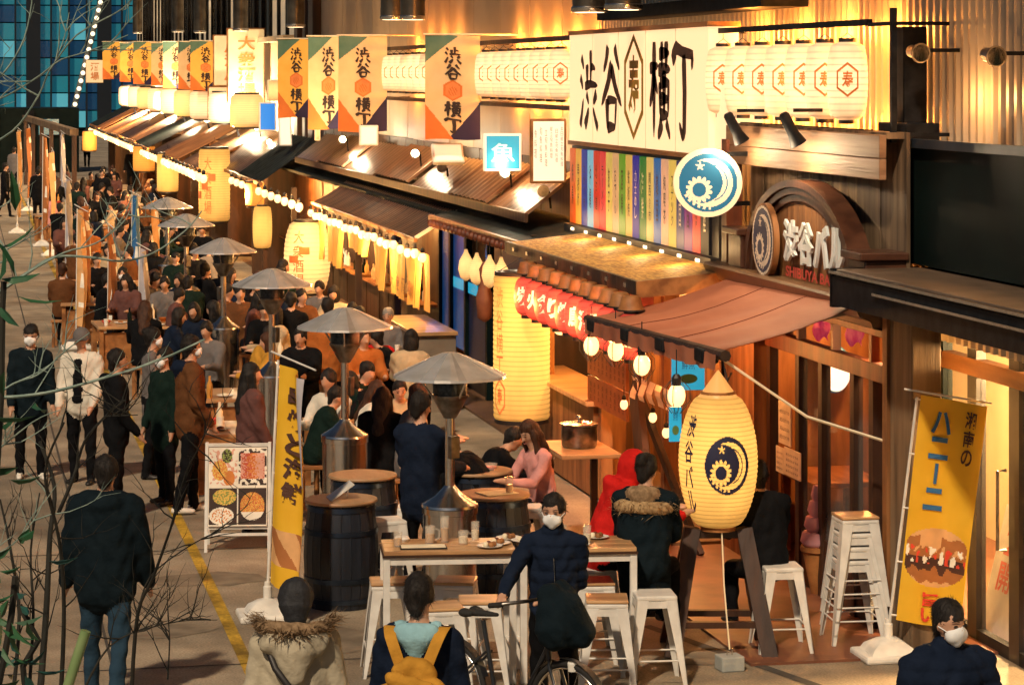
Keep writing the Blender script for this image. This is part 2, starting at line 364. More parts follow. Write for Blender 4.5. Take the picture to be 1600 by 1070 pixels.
# black header strip over the sign
m = MB(); m.box(XW-.5, XW-.05, 22.9, 29.2, 5.02, 5.15); m.build('header_strip', BLACKMETAL, bld)
PEND = mat('pendant_metal', (.12, .1, .08), (.2, .17, .13), 4, rough=.3, metal=.9)
for i, (px, py, lab) in enumerate(((215, 52, 'farthest hanging cylinder downlight above the far stalls'), (278, 50, 'hanging cylinder downlight, second from the far end'), (313, 51, 'hanging cylinder downlight, third from the far end'), (376, 48, 'hanging cylinder downlight beside the pale window panels'), (462, 42, 'hanging cylinder downlight left of the dark wall pillar'),
        (613, 30, 'left one of the cylinder downlight pair above the banners'), (645, 30, 'right one of the cylinder downlight pair above the banners'), (921, 18, 'left one of the cylinder downlights above the big kanji sign'), (974, 14, 'right one of the cylinder downlights above the big kanji sign'))):
    p = fp(px, py, 6.75); t = thing('pendant_downlight', lab, 'downlight', p, 0, 'cylinder downlights under the soffit')
    r = .19; h = 9-p.z
    MB().lathe([(r, 0), (r, h)], 24).local('housing', PEND, t, 40)
    MB().lathe([(r+.006, -.012), (r+.012, 0), (r+.012, .04), (r+.006, .05)], 24).local('rim', STEEL, t, 30)
    MB().lathe([(r*.85, -.016), (r*.86, -.013)], 20).local('lens', mat('downlight_lens', (.9, .8, .6), emit=(3, 2.1, 1.2), es=1), t)

# ------------------------------------------------------------------ far blue glass building and lit mast
gb = thing('glass_office_building', 'dark blue glass office building glowing cyan behind the street', 'building', (6, 190, 0))
GLASS = [mat('cyan_lit_glass', (.02, .12, .16), (.02, .2, .26), .25, rough=.2, emit=(.0, .13, .2), es=.4), mat('deep_blue_glass', (.005, .02, .05), (.01, .05, .1), .3, rough=.2, emit=(.0, .04, .1), es=.5), mat('bright_cyan_glass', (.1, .4, .5), rough=.2, emit=(.04, .3, .42), es=.5)]
rr = random.Random(5)
for i in range(11):
    for k in range(9):
        x0 = i*1.25; z0 = .6+k*1.25
        j = 0 if rr.random() < .72 else (1 if rr.random() < .6 else 2)
        m = MB(); m.box(x0+.04, x0+1.2, 190, 190.2, z0+.04, z0+1.2); m.build('pane', GLASS[j], gb)
for i in range(12):
    m = MB(); wd = 1.0 if i in (4, 8) else .12; m.box(i*1.25-wd/2, i*1.25+wd/2, 189.4, 190, 0, 13); m.build('mullion', mat('blue_black_frame', (.004, .008, .014), rough=.4), gb)
m = MB(); m.box(-8, 18, 190.2, 196, 0, 13); m.build('core', DARKGREEN, gb)
lm = thing('light_mast', 'leaning mast wound with a string of white lights at the far end', 'mast')
a, b = zp(108, 200, 150), zp(163, -20, 150); a2 = a+(a-b)*((a.z)/(b.z-a.z))
m = MB(); m.tube([a2, b+(b-a)*.3], .16, 8); m.build('pole', mat('mast_metal', (.1, .11, .1), (.2, .2, .18), 3, rough=.5), lm)
for i in range(20):
    q = a+(b-a)*(i/18); m = MB(); m.ball(q-Vector((0, .17, 0)), .13, n=8); m.build('bulb', mat('mast_bulb', (1, .9, .7), emit=(1.6, 1.3, .85), es=1), lm)
# a dark hall front and gate under the glass building
hb = thing('dark_hall', 'low dark building front across the far end of the street', 'building', (-8, 120, 0))
m = MB(); m.box(-30, 5.2, 120, 124, 0, 2.9); m.build('wall', DARKGREEN, hb)
for i in range(9):
    m = MB(); m.box(-10+i*1.6, -9.9+i*1.6+.3, 119.8, 120, 0, 2.8); m.build('door_post', BLACKMETAL, hb)
    if i % 2 == 0:
        m = MB(); m.box(-9.4+i*1.6, -8.5+i*1.6, 119.85, 120, 1.7, 2.4); m.build('window', GLASS[2 if i == 4 else 0], hb)

pg = thing('pergola', 'pale timber pergola beam on dark posts above the far left tables', 'pergola', (1.5, 92, 0))
a, b = zp(40, 184, 105), zp(116, 207, 78); m = MB(); m.bar(a, b, .25, .2); m.build('beam', GREYWOOD, pg)
for k in range(6):
    q = a.lerp(b, k/5); m = MB(); m.bar((q.x, q.y, 0), (q.x, q.y, q.z-.1), .14); m.build('post', DARKWOOD, pg)

for i, (px, py, w_, h_) in enumerate(((250, 985, .9, .6), (520, 1000, .7, 1.1), (1090, 1030, .8, .5), (330, 905, 1.1, .7))):
    q = gp(px, py); rr2 = random.Random(i); pts = [(q.x+w_/2*math.cos(a)*rr2.uniform(.75, 1.1), q.y+h_/2*math.sin(a)*rr2.uniform(.75, 1.1), .003) for a in np.linspace(0, 2*math.pi, 15)[:-1]]
    m = MB(); m.add(pts, [tuple(range(14))]); struct(m.build('paving_patch', mat('patched_concrete', (.15, .12, .085), (.24, .195, .14), 5, rough=.85, bump=.2)))
# ================================================================== helpers for the stalls
def boards_v(par, X, Y0, Y1, z0, z1, wd, mt, th=.03, name='plank', seed=1):
    rr = random.Random(seed); n = max(1, round((Y1-Y0)/wd)); wd = (Y1-Y0)/n
    for i in range(n):
        dx = rr.uniform(-.006, .006)
        m = MB(); m.box(X-th+dx, X+dx, Y0+i*wd+.003, Y0+(i+1)*wd-.003, z0, z1+rr.uniform(-.004, .004)); m.build(name, mt, par)
def boards_h(par, X, Y0, Y1, z0, z1, wd, mt, th=.03, name='plank', seed=1):
    rr = random.Random(seed); n = max(1, round((z1-z0)/wd)); wd = (z1-z0)/n
    for i in range(n):
        dx = rr.uniform(-.006, .006)
        m = MB(); m.box(X-th+dx, X+dx, Y0, Y1, z0+i*wd+.003, z0+(i+1)*wd-.003); m.build(name, mt, par)
def lamp(par, loc, e, col=(1, .5, .16), r=.06):
    d = bpy.data.lights.new('lamp_light', 'POINT'); d.energy = e*2.1; d.color = col; d.shadow_soft_size = r
    o = bpy.data.objects.new('lamp_light', d); COL.objects.link(o); o.location = loc
    return o
def lantern(loc, r, h, mt, label, group, name='paper_lantern', ribs=12, pr=None, prm=None, caps=BLACK, shape=.3, n=20, capr=.42, cord=.12):
    # loc = centre of the bottom; body, caps, hanging cord, print
    t = thing(name, label, 'lantern', loc, 0, group)
    K = ribs*2
    def rad(v): return r*(capr+(1-capr)*min(1, math.sin(math.pi*min(max(v, 0), 1))**shape)) if 0 < v < 1 else r*capr
    prof = [(rad(i/K)*(1-.018*(i % 2)), h*i/K) for i in range(K+1)]
    MB().lathe(prof, n).local('paper_shell', mt, t, 60)
    MB().lathe([(r*capr*.9, -.03), (r*capr*1.06, -.03), (r*capr*1.06, .012), (r*capr*.9, .012)], n).local('bottom_ring', caps, t, 40)
    MB().lathe([(r*capr*.9, h-.012), (r*capr*1.06, h-.012), (r*capr*1.06, h+.03), (r*capr*.9, h+.03)], n).local('top_ring', caps, t, 40)
    if cord:
        m = MB(); m.tube([(-r*capr, 0, h+.02), (0, 0, h+cord*.6), (r*capr, 0, h+.02)], .004, 5); m.tube([(0, 0, h+cord*.6), (0, 0, h+cord)], .004, 5); m.local('cord', BLACK, t)
    if pr:
        def on(ang, v, off=.005):
            q = rad(v)+off; return Vector((q*math.cos(ang), q*math.sin(ang), v*h))
        mm = MB(); pr(mm, on); mm.local('print', prm, t)
    return t
PINK = rgb('orange_print', (.75, .22, .06), .8)
def hex_print(ang0, size, vc, ratio):
    def f(mm, on):
        mp = lambda a, b: on(ang0+a, vc+b)
        for ring in range(6):
            a0, a1 = math.pi/3*ring+math.pi/6, math.pi/3*(ring+1)+math.pi/6
            q = [(math.cos(x)*s*size, math.sin(x)*s*size*ratio) for x, s in ((a0, 1), (a1, 1), (a1, .84), (a0, .84))]
            mm.add([mp(*p) for p in q], [(0, 1, 2, 3)])
        text(mm, '寿', -size*.42, size*.42, -size*ratio*.5, size*ratio*.5, lambda u, v: mp(u, v), 0, .02)
    return f
CAMANG = math.pi+R(57)      # on a lantern, the direction facing the street and the viewer
def pole_bar(par, name, pts, r, mt, n=8):
    m = MB(); m.tube(pts, r, n); return m.build(name, mt, par, 40)
def bulb_thing(p, label, group, cage=False, r=.045, e=None, cord=.15, mt=None, name='hanging_bulb'):
    t = thing(name, label, 'bulb', p, 0, group)
    MB().ball((0, 0, 0), r, n=10, sz=1.25).local('glass', mt or BULB, t, 60)
    MB().lathe([(r*.5, r*1.1), (r*.55, r*1.9), (r*.3, r*2.3)], 8).local('socket', BLACK, t)
    m = MB(); m.tube([(0, 0, r*2), (0, 0, r*2+cord)], .005, 5); m.local('cord', BLACK, t)
    if cage:
        m = MB()
        for k in range(6):
            a = k*math.pi/3; m.tube([(math.cos(a)*r*s, math.sin(a)*r*s, r*z) for s, z in ((.6, 1.7), (1.5, .7), (1.55, -.5), (.5, -1.9))], .0035, 4)
        m.local('cage', BLACK, t)
    if e: lamp(t, p, e)
    return t

# ================================================================== right-hand shop with dark screen
sh = thing('glass_front_shop', 'shop with a black ledge, dark upper screen and lit glass front at right', 'shop', (7.2, 17, 0))
e = fp(1415, 232, 7.3)
m = MB(); m.box(7.3, 7.55, 8, e.y, 2.92, 3.83); m.build('upper_screen', DARKGREEN, sh)
m = MB(); m.box(7.25, 7.3, e.y-.12, e.y+.02, 2.92, 3.9); m.box(7.25, 7.3, 8, e.y-.12, 3.83, 3.9); m.build('screen_frame', mat('blue_grey_frame', (.05, .07, .1), (.09, .11, .14), 3, rough=.3, metal=.6), sh)
m = MB(); m.box(6.62, 7.6, 8, 19.35, 2.84, 2.9, ch=.012); m.build('ledge_top', mat('ledge_brown', (.09, .06, .04), (.13, .09, .06), 4, rough=.5), sh)
m = MB(); m.box(6.6, 6.66, 8, 19.4, 2.62, 2.845); m.build('fascia', BLACKMETAL, sh)
for zz, xx in ((2.865, 6.575), (2.77, 6.57)):
    m = MB(); m.box(xx, xx+.03, 8, 19.4 if zz > 2.8 else 18.4, zz, zz+.02); m.build('edge_trim', STEEL, sh)
m = MB(); m.box(6.6, 7.3, 19.38, 19.44, 2.6, 2.9); m.build('end_plate', BLACKMETAL, sh)
m = MB(); m.add([(6.66, 8, 2.61), (9.6, 8, 2.61), (9.6, 25.4, 2.61), (7.3, 19.3, 2.61), (6.66, 19.3, 2.61)], [(0, 1, 2, 3, 4)]); m.build('ceiling', BLACKMETAL, sh)
# storefront
XS = 7.75
GLS = mat('shop_glass', (.5, .55, .55), rough=.04, alpha=.1, spec=.8)
def yx(px, X): return fp(px, 500, X).y
for px0, px1, mt, nm, z1 in ((1433, 1481, DARKGREEN, 'dark_side_panel', 2.6), (1519, 1533, BLACK, 'mullion', 2.6), (1584, 1600, BLACK, 'door_stile', 2.6)):
    m = MB(); m.box(XS-.04, XS+.04, yx(px1, XS), yx(px0, XS), 0, z1); m.build(nm, mt, sh)
for px0, px1 in ((1481, 1519), (1533, 1584), (1600, 1680), (1690, 1800)):
    ya, yb = yx(px1, XS), yx(px0, XS)
    m = MB(); m.box(XS-.004, XS+.004, ya, yb, .1, 2.05); m.build('glass_pane', GLS, sh)
    m = MB(); m.box(XS-.004, XS+.004, ya, yb, 2.2, 2.6); m.build('glass_pane', GLS, sh)
    m = MB(); m.box(XS-.04, XS+.03, ya, yb, 0, .1); m.build('bottom_rail', BLACKMETAL, sh)
m = MB(); m.box(XS-.06, XS+.05, 8, yx(1462, XS), 2.06, 2.19); m.build('transom', WOOD, sh)
m = MB(); ya = yx(1580, XS); m.tube([(XS-.04, ya, .82), (XS-.11, ya, .82), (XS-.11, ya, 1.42), (XS-.04, ya, 1.42)], .014, 8); m.build('door_handle', STEELD, sh, 40)
boards = MB()
m = MB(); m.box(XS+.05, 9.6, 8, 25, .021, .03); m.build('floor', FLOORR, sh)
BEIGEW = mat('beige_plaster', (.66, .5, .3), (.74, .58, .36), 1.5, rough=.8)
m = MB(); m.box(9.5, 9.6, 8, 25.4, 0, 2.62); m.build('back_wall', BEIGEW, sh)
m = MB(); m.add([(x, y, z) for z in (.03, 2.6) for x, y in ((7.34, 19.32), (9.5, 25.15), (9.5, 25.3), (7.31, 19.36))], [(3, 2, 1, 0), (4, 5, 6, 7), (0, 1, 5, 4), (1, 2, 6, 5), (2, 3, 7, 6), (3, 0, 4, 7)]); m.build('side_wall', BEIGEW, sh)
for k in range(3):
    m = MB(); q0, q1 = Vector((7.34, 19.2, 0)).lerp(Vector((9.5, 25.03, 0)), .3+.2*k), Vector((7.34, 19.2, 0)).lerp(Vector((9.5, 25.03, 0)), .42+.2*k); m.bar(q0+Vector((0, 0, 1.55)), q1+Vector((0, 0, 1.55)), .02, .5); m.build('framed_picture', (CREAM, WOOD, WHITE)[k], sh)
m = MB(); m.box(8.3, 8.9, 12.2, 16.4, .02, 1.05, ch=.02); m.build('counter', WOOD, sh)
lamp(sh, (8.6, 20.6, 2.1), 260, (1, .62, .26)); lamp(sh, (8.4, 18.4, 2.2), 160, (1, .6, .25)); lamp(sh, (8.2, 13, 2.3), 30, (1, .62, .28))
for i, (px, py) in enumerate(((1499, 524), (1541, 522))):
    bulb_thing(fp(px, py, 8.3), ('bulb behind the glass shop front beside its dark side panel', 'bulb behind the glass shop front nearest the right edge')[i], 'shop bulbs', r=.04, cord=.2)
# timber pillar and black column
pil = thing('timber_pillar', 'weathered square timber pillar between the bar and the glass shop', 'pillar', (7.08, yx(1415, 7.05), 0))
m = MB(); m.box(7.0, 7.24, yx(1434, 7.05), yx(1400, 7.05), 0, 2.62, ch=.012); m.build('post', GREYWOOD, pil)
m = MB(); m.box(6.98, 7.2, yx(1399, 7.05), yx(1392, 7.05), 0, 2.6); m.build('jamb', WOODV, pil)
cl = thing('black_column', 'black steel column beside the white lantern rack', 'column', (7.35, yx(1412, 7.3), 2.9))
m = MB(); m.box(7.3, 7.5, yx(1421, 7.35), yx(1401, 7.35), 2.92, 4.78, ch=.01); m.build('shaft', BLACKMETAL, cl)
m = MB(); m.box(7.22, 7.5, yx(1440, 7.35), yx(1396, 7.35), 3.86, 4.02, ch=.01); m.build('bracket', BLACKMETAL, cl)
for px, py, lab in ((1432, 82, 'small black floodlight fixed to the black column'), (1549, 87, 'small black floodlight alone on the corrugated wall')):
    p = fp(px, py, 7.25); t = thing('floodlight', lab, 'floodlight', p, 0, 'floodlights on the corrugated wall')
    m = MB(); m.box(.02, .35, -.02, .02, .0, .03); m.local('arm', BLACKMETAL, t)
    T = Matrix.Rotation(R(95), 4, 'X')
    MB().lathe([(.035, -.12), (.05, -.1), (.055, .02), (.08, .09), (.078, .1)], 14, T=T).local('head', STEELD, t, 40)
    MB().lathe([(.066, .098), (.067, .1)], 14, T=T).local('lens', DARKGREEN, t)
    lamp(t, p+Vector((.1, -.7, -.35)), 3, (1, .45, .14))  # added light beside the unlit head, brightens the wall

# ================================================================== bar with the arched sign
br = thing('bar_stall', 'wooden bar front with arched sign, red awning and glazed doors', 'bar', (7.1, 21.3, 0))
YB0, YB1 = 19.32, 23.45
boards_v(br, 7.22, YB0, YB1, 2.45, 3.95, .2, GREYWOOD, seed=3)
for i, (z0, z1) in enumerate(((3.58, 3.745), (3.75, 3.93))):
    m = MB(); m.box(6.98, 7.04+.1*i*0, YB0+.05, YB1+.1, z0, z1, ch=.006); m.build('beam', mat('fascia_wood', (.2, .1, .05), (.36, .2, .11), 4, (1, .12, 3), .6, bump=.35), br)
m = MB(); m.box(7.04, 7.2, YB0+.05, YB1+.1, 3.9, 3.95); m.build('beam_cap', GREYWOOD, br)
m = MB(); m.box(6.95, 7.1, YB1-.02, YB1+.14, 2.5, 3.8); m.build('corner_post', REDWOOD, br)
# arched sign
yc = (yx(1172, 6.95)+yx(1346, 6.95))/2; hw = (yx(1172, 6.95)-yx(1346, 6.95))/2; zb = 2.66; hh = fp(1250, 281, 6.95).z-zb
arch = thing('arched_bar_sign', 'arched wooden sign with raised white characters and round moon emblem', 'sign', (6.95, yc, zb))
def arc(s, h, n=28): return [(-s*math.cos(math.pi*i/n), h*math.sin(math.pi*i/n)) for i in range(n+1)]
T = wallT(6.95, yc, zb)
BRONZE = mat('dark_bronze_wood', (.05, .02, .012), (.11, .045, .025), 5, rough=.32, bump=.1)
for k, (s0, s1, th) in enumerate(((1, .93, .07), (.925, .86, .045), (.855, .79, .02), (.785, .755, .0))):
    o, i_ = arc(hw*s0, hh*s0), arc(hw*s1, hh*s1); n = len(o)
    mm = MB(); vs = [(x, y, z) for z in (-.12, th) for q in (o, i_) for x, y in q]
    fs = []
    for j in range(n-1):
        a, b, c_, d = j, j+1, n+j+1, n+j
        fs += [(2*n+a, 2*n+d, 2*n+c_, 2*n+b), (a, b, c_, d), (a, 2*n+a, 2*n+b, b), (d, c_, 2*n+c_, 2*n+d)]
    mm.add(vs, fs, 0, T); mm.build('arch_moulding', BRONZE if k < 3 else WOODV, arch, 35)
npl = 15; s = .76
for j in range(npl):
    x0, x1 = hw*s*(-1+2*j/npl), hw*s*(-1+2*(j+1)/npl); f_ = lambda x: max(.02, hh*s*math.sqrt(max(0, 1-(x/(hw*s))**2)))
    mm = MB(); mm.prism([(x0+.004, 0), (x1-.004, 0), (x1-.004, f_(x1-.001)), ((x0+x1)/2, f_((x0+x1)/2)), (x0+.004, f_(x0+.001))], wallT(6.98, yc, zb), .03); mm.build('plank', WOODV, arch)
for sgn in (-1, 1):
    mm = MB(); mm.box(6.85, 7.2, yc+sgn*(hw+.16)-.2, yc+sgn*(hw+.16)+.2, zb, zb+.3, ch=.015); mm.box(6.8, 7.2, yc+sgn*(hw+.16)-.24, yc+sgn*(hw+.16)+.24, zb+.3, zb+.36, ch=.01); mm.build('capital', BRONZE, arch)
TW = wallT(6.9, yc, zb)
LETW = rgb('white_letter', (.75, .82, .8), .4); LETR = rgb('red_letter', (.6, .06, .04), .45)
for j, ch in enumerate('渋谷バル'):
    mm = MB(); x0 = -.3+j*.4; yb_ = .15
    v, f = glyphs(ch, .035); mp = lambda a, b, z: TW @ Vector((x0+a*.37, yb_+b*.36, z*.4))
    mm.add([mp(a, b, .06) for a, b in v], f); mm.add([mp(a, b, 0) for a, b in v], [q[::-1] for q in f])
    ed = {}
    for q in f:
        for i in range(len(q)): ed[(q[i], q[(i+1) % len(q)])] = 1
    mm.add([mp(a, b, z) for z in (0, .06) for a, b in v], [(a, b, b+len(v), a+len(v)) for a, b in ed if (b, a) not in ed])
    mm.build('raised_character', LETW, arch)
mm = MB(); text(mm, 'SHIBUYA BAR', -.2, 1.1, .03, .12, flat(TW, .03), 0, .03); mm.build('red_lettering', LETR, arch)
MOONB = rgb('emblem_navy', (.015, .02, .07), .5); MOONW = rgb('emblem_cream', (.7, .6, .48), .5); MOONC = rgb('emblem_blue', (.02, .2, .36), .45)
def emblem(T, rad, mats, n=56, par=None, z=.03, thick=.05, rim=WOODV):
    mm = MB(); mm.prism([(rad*1.08*math.cos(2*math.pi*i/40), rad*1.08*math.sin(2*math.pi*i/40)) for i in range(40)], T, thick); mm.build('emblem_disc', rim, par, 40)
    mm = MB(); mm.grid(lambda u, v: T @ Vector(((u*2-1)*rad, (v*2-1)*rad, thick+.004)), n, n, lambda u, v: (lambda q: None if q is None else q)(logo(u*2-1, v*2-1)))
    mm.build('emblem_print', mats, par)
emblem(wallT(6.88, yc+.72, zb+.3), .3, [MOONB, MOONW, MOONB], par=arch)
# moulded ledge under the arch
ld = MB(); prof = [(7.2, 2.43), (6.93, 2.43), (6.91, 2.48), (6.82, 2.52), (6.78, 2.6), (6.76, 2.64), (6.78, 2.66), (7.2, 2.66)]
ld.add([(x, y, z) for y in (YB0+.05, YB1+.12) for x, z in prof], [tuple(range(8)), tuple(range(15, 7, -1))]+[(i, 8+i, 8+(i+1) % 8, (i+1) % 8) for i in range(8)]); ld.build('moulded_ledge', mat('bronze_ledge', (.16, .085, .04), (.24, .14, .07), 5, (1, .2, 1), .35, bump=.1), br)
# awning
A0, A1 = fp(1150, 430, 6.9), fp(1362, 466, 6.9); B0, B1 = fp(922, 495, 5.7), fp(1128, 548, 5.72)
aw = thing('red_awning', 'red brown fabric awning stretched out from the bar front', 'awning', A0)
def awf(u, v):
    p = A0.lerp(A1, u).lerp(B0.lerp(B1, u), v); p.z += -.06*math.sin(math.pi*v)*(1-.3*u)+.012*math.sin(u*31+v*3)*v-.005*abs(math.sin(u*3*math.pi))*math.sin(math.pi*v)+.006*noise.noise(Vector((u*14, v*9, 0))); return p
m = MB(); m.grid(awf, 40, 16); m.grid(lambda u, v: awf(1-u, v)-Vector((0, 0, .006)), 40, 16); m.build('canvas', AWNING, aw, 60)
m = MB(); m.grid(lambda u, v: B0.lerp(B1, u)+Vector((-.05+.015*math.sin(u*60)*v, 0, -.02-.13*v-.012*abs(math.sin(u*40)))), 120, 4); m.build('valance', AWNING, aw, 60)
for k in range(1, 3):
    m = MB(); m.tube([awf(k/3, v/10)+Vector((0, 0, .004)) for v in range(11)], .003, 4); m.build('seam', mat('awning_seam', (.2, .05, .025), rough=.8), aw)
pole_bar(aw, 'front_roller', [B0+Vector((0, .1, -.03)), B1+Vector((0, -.1, -.03))], .045, DARKWOOD)
for u in (.06, .35, .62, .9):
    q = B0.lerp(B1, u); m = MB(); m.box(q.x-.07, q.x+.07, q.y-.12, q.y+.12, q.z-.12, q.z-.01, ch=.015); m.build('roller_bracket', BLACKMETAL, aw)
for u in (.12, .88):
    q, q2 = B0.lerp(B1, u), A0.lerp(A1, u); mid = q.lerp(q2, .5)+Vector((0, .35, -.12)); pole_bar(aw, 'folding_arm', [q-Vector((0, 0, .06)), mid, q2-Vector((0, 0, .12))], .025, STEELD)
# spotlights above the arch
for i, (px, py) in enumerate(((1152, 208), (1240, 210))):
    p = fp(px, py, 6.8); t = thing('spotlight', ('black spotlight with a white lens above the round sign', 'black spotlight clipped to the lantern rack above the arch')[i], 'spotlight', p, 0, 'spotlights above the arched sign')
    T2 = Matrix.Rotation(R(-28), 4, 'Y') @ Matrix.Rotation(R(180), 4, 'X')
    MB().lathe([(.03, -.2), (.045, -.18), (.05, 0), (.075, .09), (.07, .095)], 14, T=T2).local('head', BLACKMETAL, t, 40)
    MB().lathe([(.062, .092), (.064, .096)], 14, T=T2).local('lens', mat('spot_lens', (1, .9, .75), emit=(4, 3, 1.9), es=1), t)
    m = MB(); m.bar((0, 0, .2), (.25, 0, .2), .03); m.local('clamp', BLACKMETAL, t)
    q = lamp(t, p+Vector((-.12, 0, -.16)), 6, (1, .72, .42)); 
# bar interior
for k in range(12):
    q0, q1 = Vector((7.28, 19.45, 0)).lerp(Vector((8.8, 23.5, 0)), k/12+.002), Vector((7.28, 19.45, 0)).lerp(Vector((8.8, 23.5, 0)), (k+1)/12-.002); m = MB(); m.bar(q0+Vector((0, 0, 1.2)), q1+Vector((0, 0, 1.2)), .03, 2.36); m.build('plank', REDWOOD, br)
m = MB(); m.box(6.95, 8.8, 23.5, 23.6, .02, 2.45); m.build('end_wall', WOODV, br)
m = MB(); m.add([(6.95, 19.35, 2.42), (7.3, 19.35, 2.42), (8.8, 23.5, 2.42), (6.95, 23.5, 2.42)], [(0, 1, 2, 3)]); m.build('ceiling', DARKWOOD, br)
XD = 7.1
for px in (1207, 1252, 1288, 1338, 1368):
    y_ = yx(px, XD); m = MB(); m.box(XD-.04, XD+.04, y_-.05, y_+.05, .02, 1.98); m.build('door_post', DARKWOOD, br)
for z0, z1 in ((1.98, 2.12), (2.34, 2.4)):
    m = MB(); m.box(XD-.05, XD+.05, 19.3, yx(1203, XD), z0, z1, ch=.008); m.build('transom', REDWOOD, br)
for px in (1232, 1252, 1306, 1366):
    y_ = yx(px, XD); m = MB(); m.box(XD-.035, XD+.035, y_-.03, y_+.03, 2.12, 2.34); m.build('transom_post', REDWOOD, br)
for px0, px1 in ((1252, 1288), (1288, 1338), (1338, 1368)):
    m = MB(); m.box(XD-.004, XD+.004, yx(px1, XD)+.05, yx(px0, XD)-.05, .5, 1.98); m.build('glass_pane', GLS, br)
    m = MB(); m.box(XD-.02, XD+.02, yx(px1, XD)+.05, yx(px0, XD)-.05, .03, .5); m.build('door_panel', DARKWOOD, br)
m = MB(); m.box(6.95, 7.15, yx(1203, XD), yx(1150, XD), .02, 2.4); m.build('side_panel', WOODV, br)
lamp(br, (7.9, 22.4, 2.1), 20, (1, .4, .1)); lamp(br, (7.28, 19.85, 2.2), 7, (1, .5, .2)); lamp(br, (6.2, 22.6, 1.95), 9, (1, .4, .1))
p = fp(1305, 577, 7.9); t = thing('round_sign_screen', 'glowing white round sign seen through the bar doors', 'sign', p)
T = camT(p.x, p.y, p.z); mm = MB(); mm.prism([(.14*math.cos(i*math.pi/16), .2*math.sin(i*math.pi/16)) for i in range(32)], T, .04); mm.build('face', mat('white_glow', (.8, .9, .9), emit=(.7, .95, .95), es=.9), t)
mm = MB(); mm.prism([(.16*math.cos(i*math.pi/16), .22*math.sin(i*math.pi/16)) for i in range(32)], T @ Matrix.Translation((0, 0, -.03)), .028); mm.build('rim', MOONC, t)
PINKC = mat('pink_cloth', (.6, .04, .2), (.8, .3, .4), 9, rough=.8, emit=(.6, .05, .16), es=.25)
for i, (px, py) in enumerate(((1283, 505), (1335, 512))):
    p = fp(px, py, 7.35); t = MB()
    t.grid(lambda u, v: (p.x, p.y+(u-.5)*.5*(1-.2*v)+.04*math.sin(9*v), p.z+.12-.26*v+.03*math.sin(u*7)), 8, 6); 
    tag(t.build('pink_pennant', PINKC), ('pink patterned pennant in the transom window, left of two', 'pink patterned pennant in the transom window, right of two')[i], 'pennant', 'pink pennants in the transom')
for i, (px0, px1, y0, y1) in enumerate(((1218, 1237, 620, 690), (1214, 1226, 692, 735), (1227, 1252, 694, 740))):
    a, b = fp(px0, y1, 7.0), fp(px1, y0, 7.0); b.z = a.z+(y1-y0)*.0052
    m = MB(); m.box(6.99, 7.0, b.y, a.y, a.z, b.z); o = tag(m.build('menu_sheet', CREAM), ('tall yellow menu sheet on the bar side panel', 'narrow yellow menu sheet beside the bar doors', 'wide yellow menu sheet with written lines beside the bar doors')[i], 'menu', 'menu sheets beside the bar doors')
    mm = MB(); T = wallT(6.988, a.y, a.z); w_, h_ = a.y-b.y, b.z-a.z
    for k in range(4): text(mm, '本日のおすすめ', w_*.12, w_*.88, h_*(.12+.2*k), h_*(.22+.2*k), flat(T), 0, .0)
    mm.build('lettering', INK, o)
# table inside the bar
p = fp(1300, 740, 7.75); t = thing('inside_table', 'lit orange wooden table behind the bar doors', 'table', (p.x, p.y, .02))
m = MB(); m.box(-.35, .35, -.5, .5, .7, .75, ch=.008); m.local('table_top', WOOD, t)
for sx in (-.3, .3):
    for sy_ in (-.43, .43): MB().box(sx-.035, sx+.035, sy_-.035, sy_+.035, 0, .7).local('leg', WOOD, t)

# ================================================================== upper rack with white lanterns, kanji sign and strips
SGY0, SGY1 = fp(1107, 100, 7.0).y, fp(890, 100, 7.0).y
sg = thing('kanji_sign', 'large lit cream sign with black brush kanji and gold hexagon', 'sign', (7.0, (SGY0+SGY1)/2, 3.62))
zt, zbm = 4.86, 3.63
m = MB(); m.box(7.0, 7.3, SGY0, SGY1, zbm, zt); m.build('box', SIGNLIT, sg)
m = MB(); m.box(6.985, 7.32, SGY0-.02, SGY1+.02, zt, zt+.05); m.box(6.985, 7.32, SGY0-.02, SGY1+.02, zbm-.05, zbm); m.build('rim', WOOD, sg)
for k in range(1, 5):
    m = MB(); yk = SGY0+(SGY1-SGY0)*k/5; m.box(6.996, 7.0, yk-.006, yk+.006, zbm, zt); m.build('seam', CREAM, sg)
W_ = SGY1-SGY0; T = wallT(6.994, SGY1, zbm); Hs = zt-zbm
def spx(px): return SGY1-fp(px, 120, 7.0).y
for ch, a, b, y0, y1 in (('渋', 907, 935, .13, .85), ('谷', 940, 972, .12, .88), ('横', 1016, 1048, .1, .9), ('丁', 1051, 1084, .1, .86)):
    mm = MB(); brush(mm, ch, spx(a), spx(b), Hs*y0, Hs*y1, flat(T), 0, .13); mm.build('brush_character', INK, sg)
GOLD = rgb('gold_paint', (.42, .22, .02), .5)
xc_, hwx = (spx(976)+spx(1006))/2, (spx(1006)-spx(976))/2
hx = [(-1, .5), (0, 1), (1, .5), (1, -.5), (0, -1), (-1, -.5)]
mm = MB()
for i in range(6):
    (a, b), (c_, d) = hx[i], hx[(i+1) % 6]
    mm.add([T @ Vector((xc_+x*hwx*s, Hs*.52+y*Hs*.46*s2, 0)) for x, y, s, s2 in ((a, b, 1, 1), (c_, d, 1, 1), (c_, d, .8, .86), (a, b, .8, .86))], [(0, 1, 2, 3)])
mm.build('gold_hexagon', GOLD, sg)
mm = MB(); text(mm, '寿', xc_-hwx*.55, xc_+hwx*.55, Hs*.25, Hs*.8, flat(T), 0, .03); mm.build('gold_character', GOLD, sg)
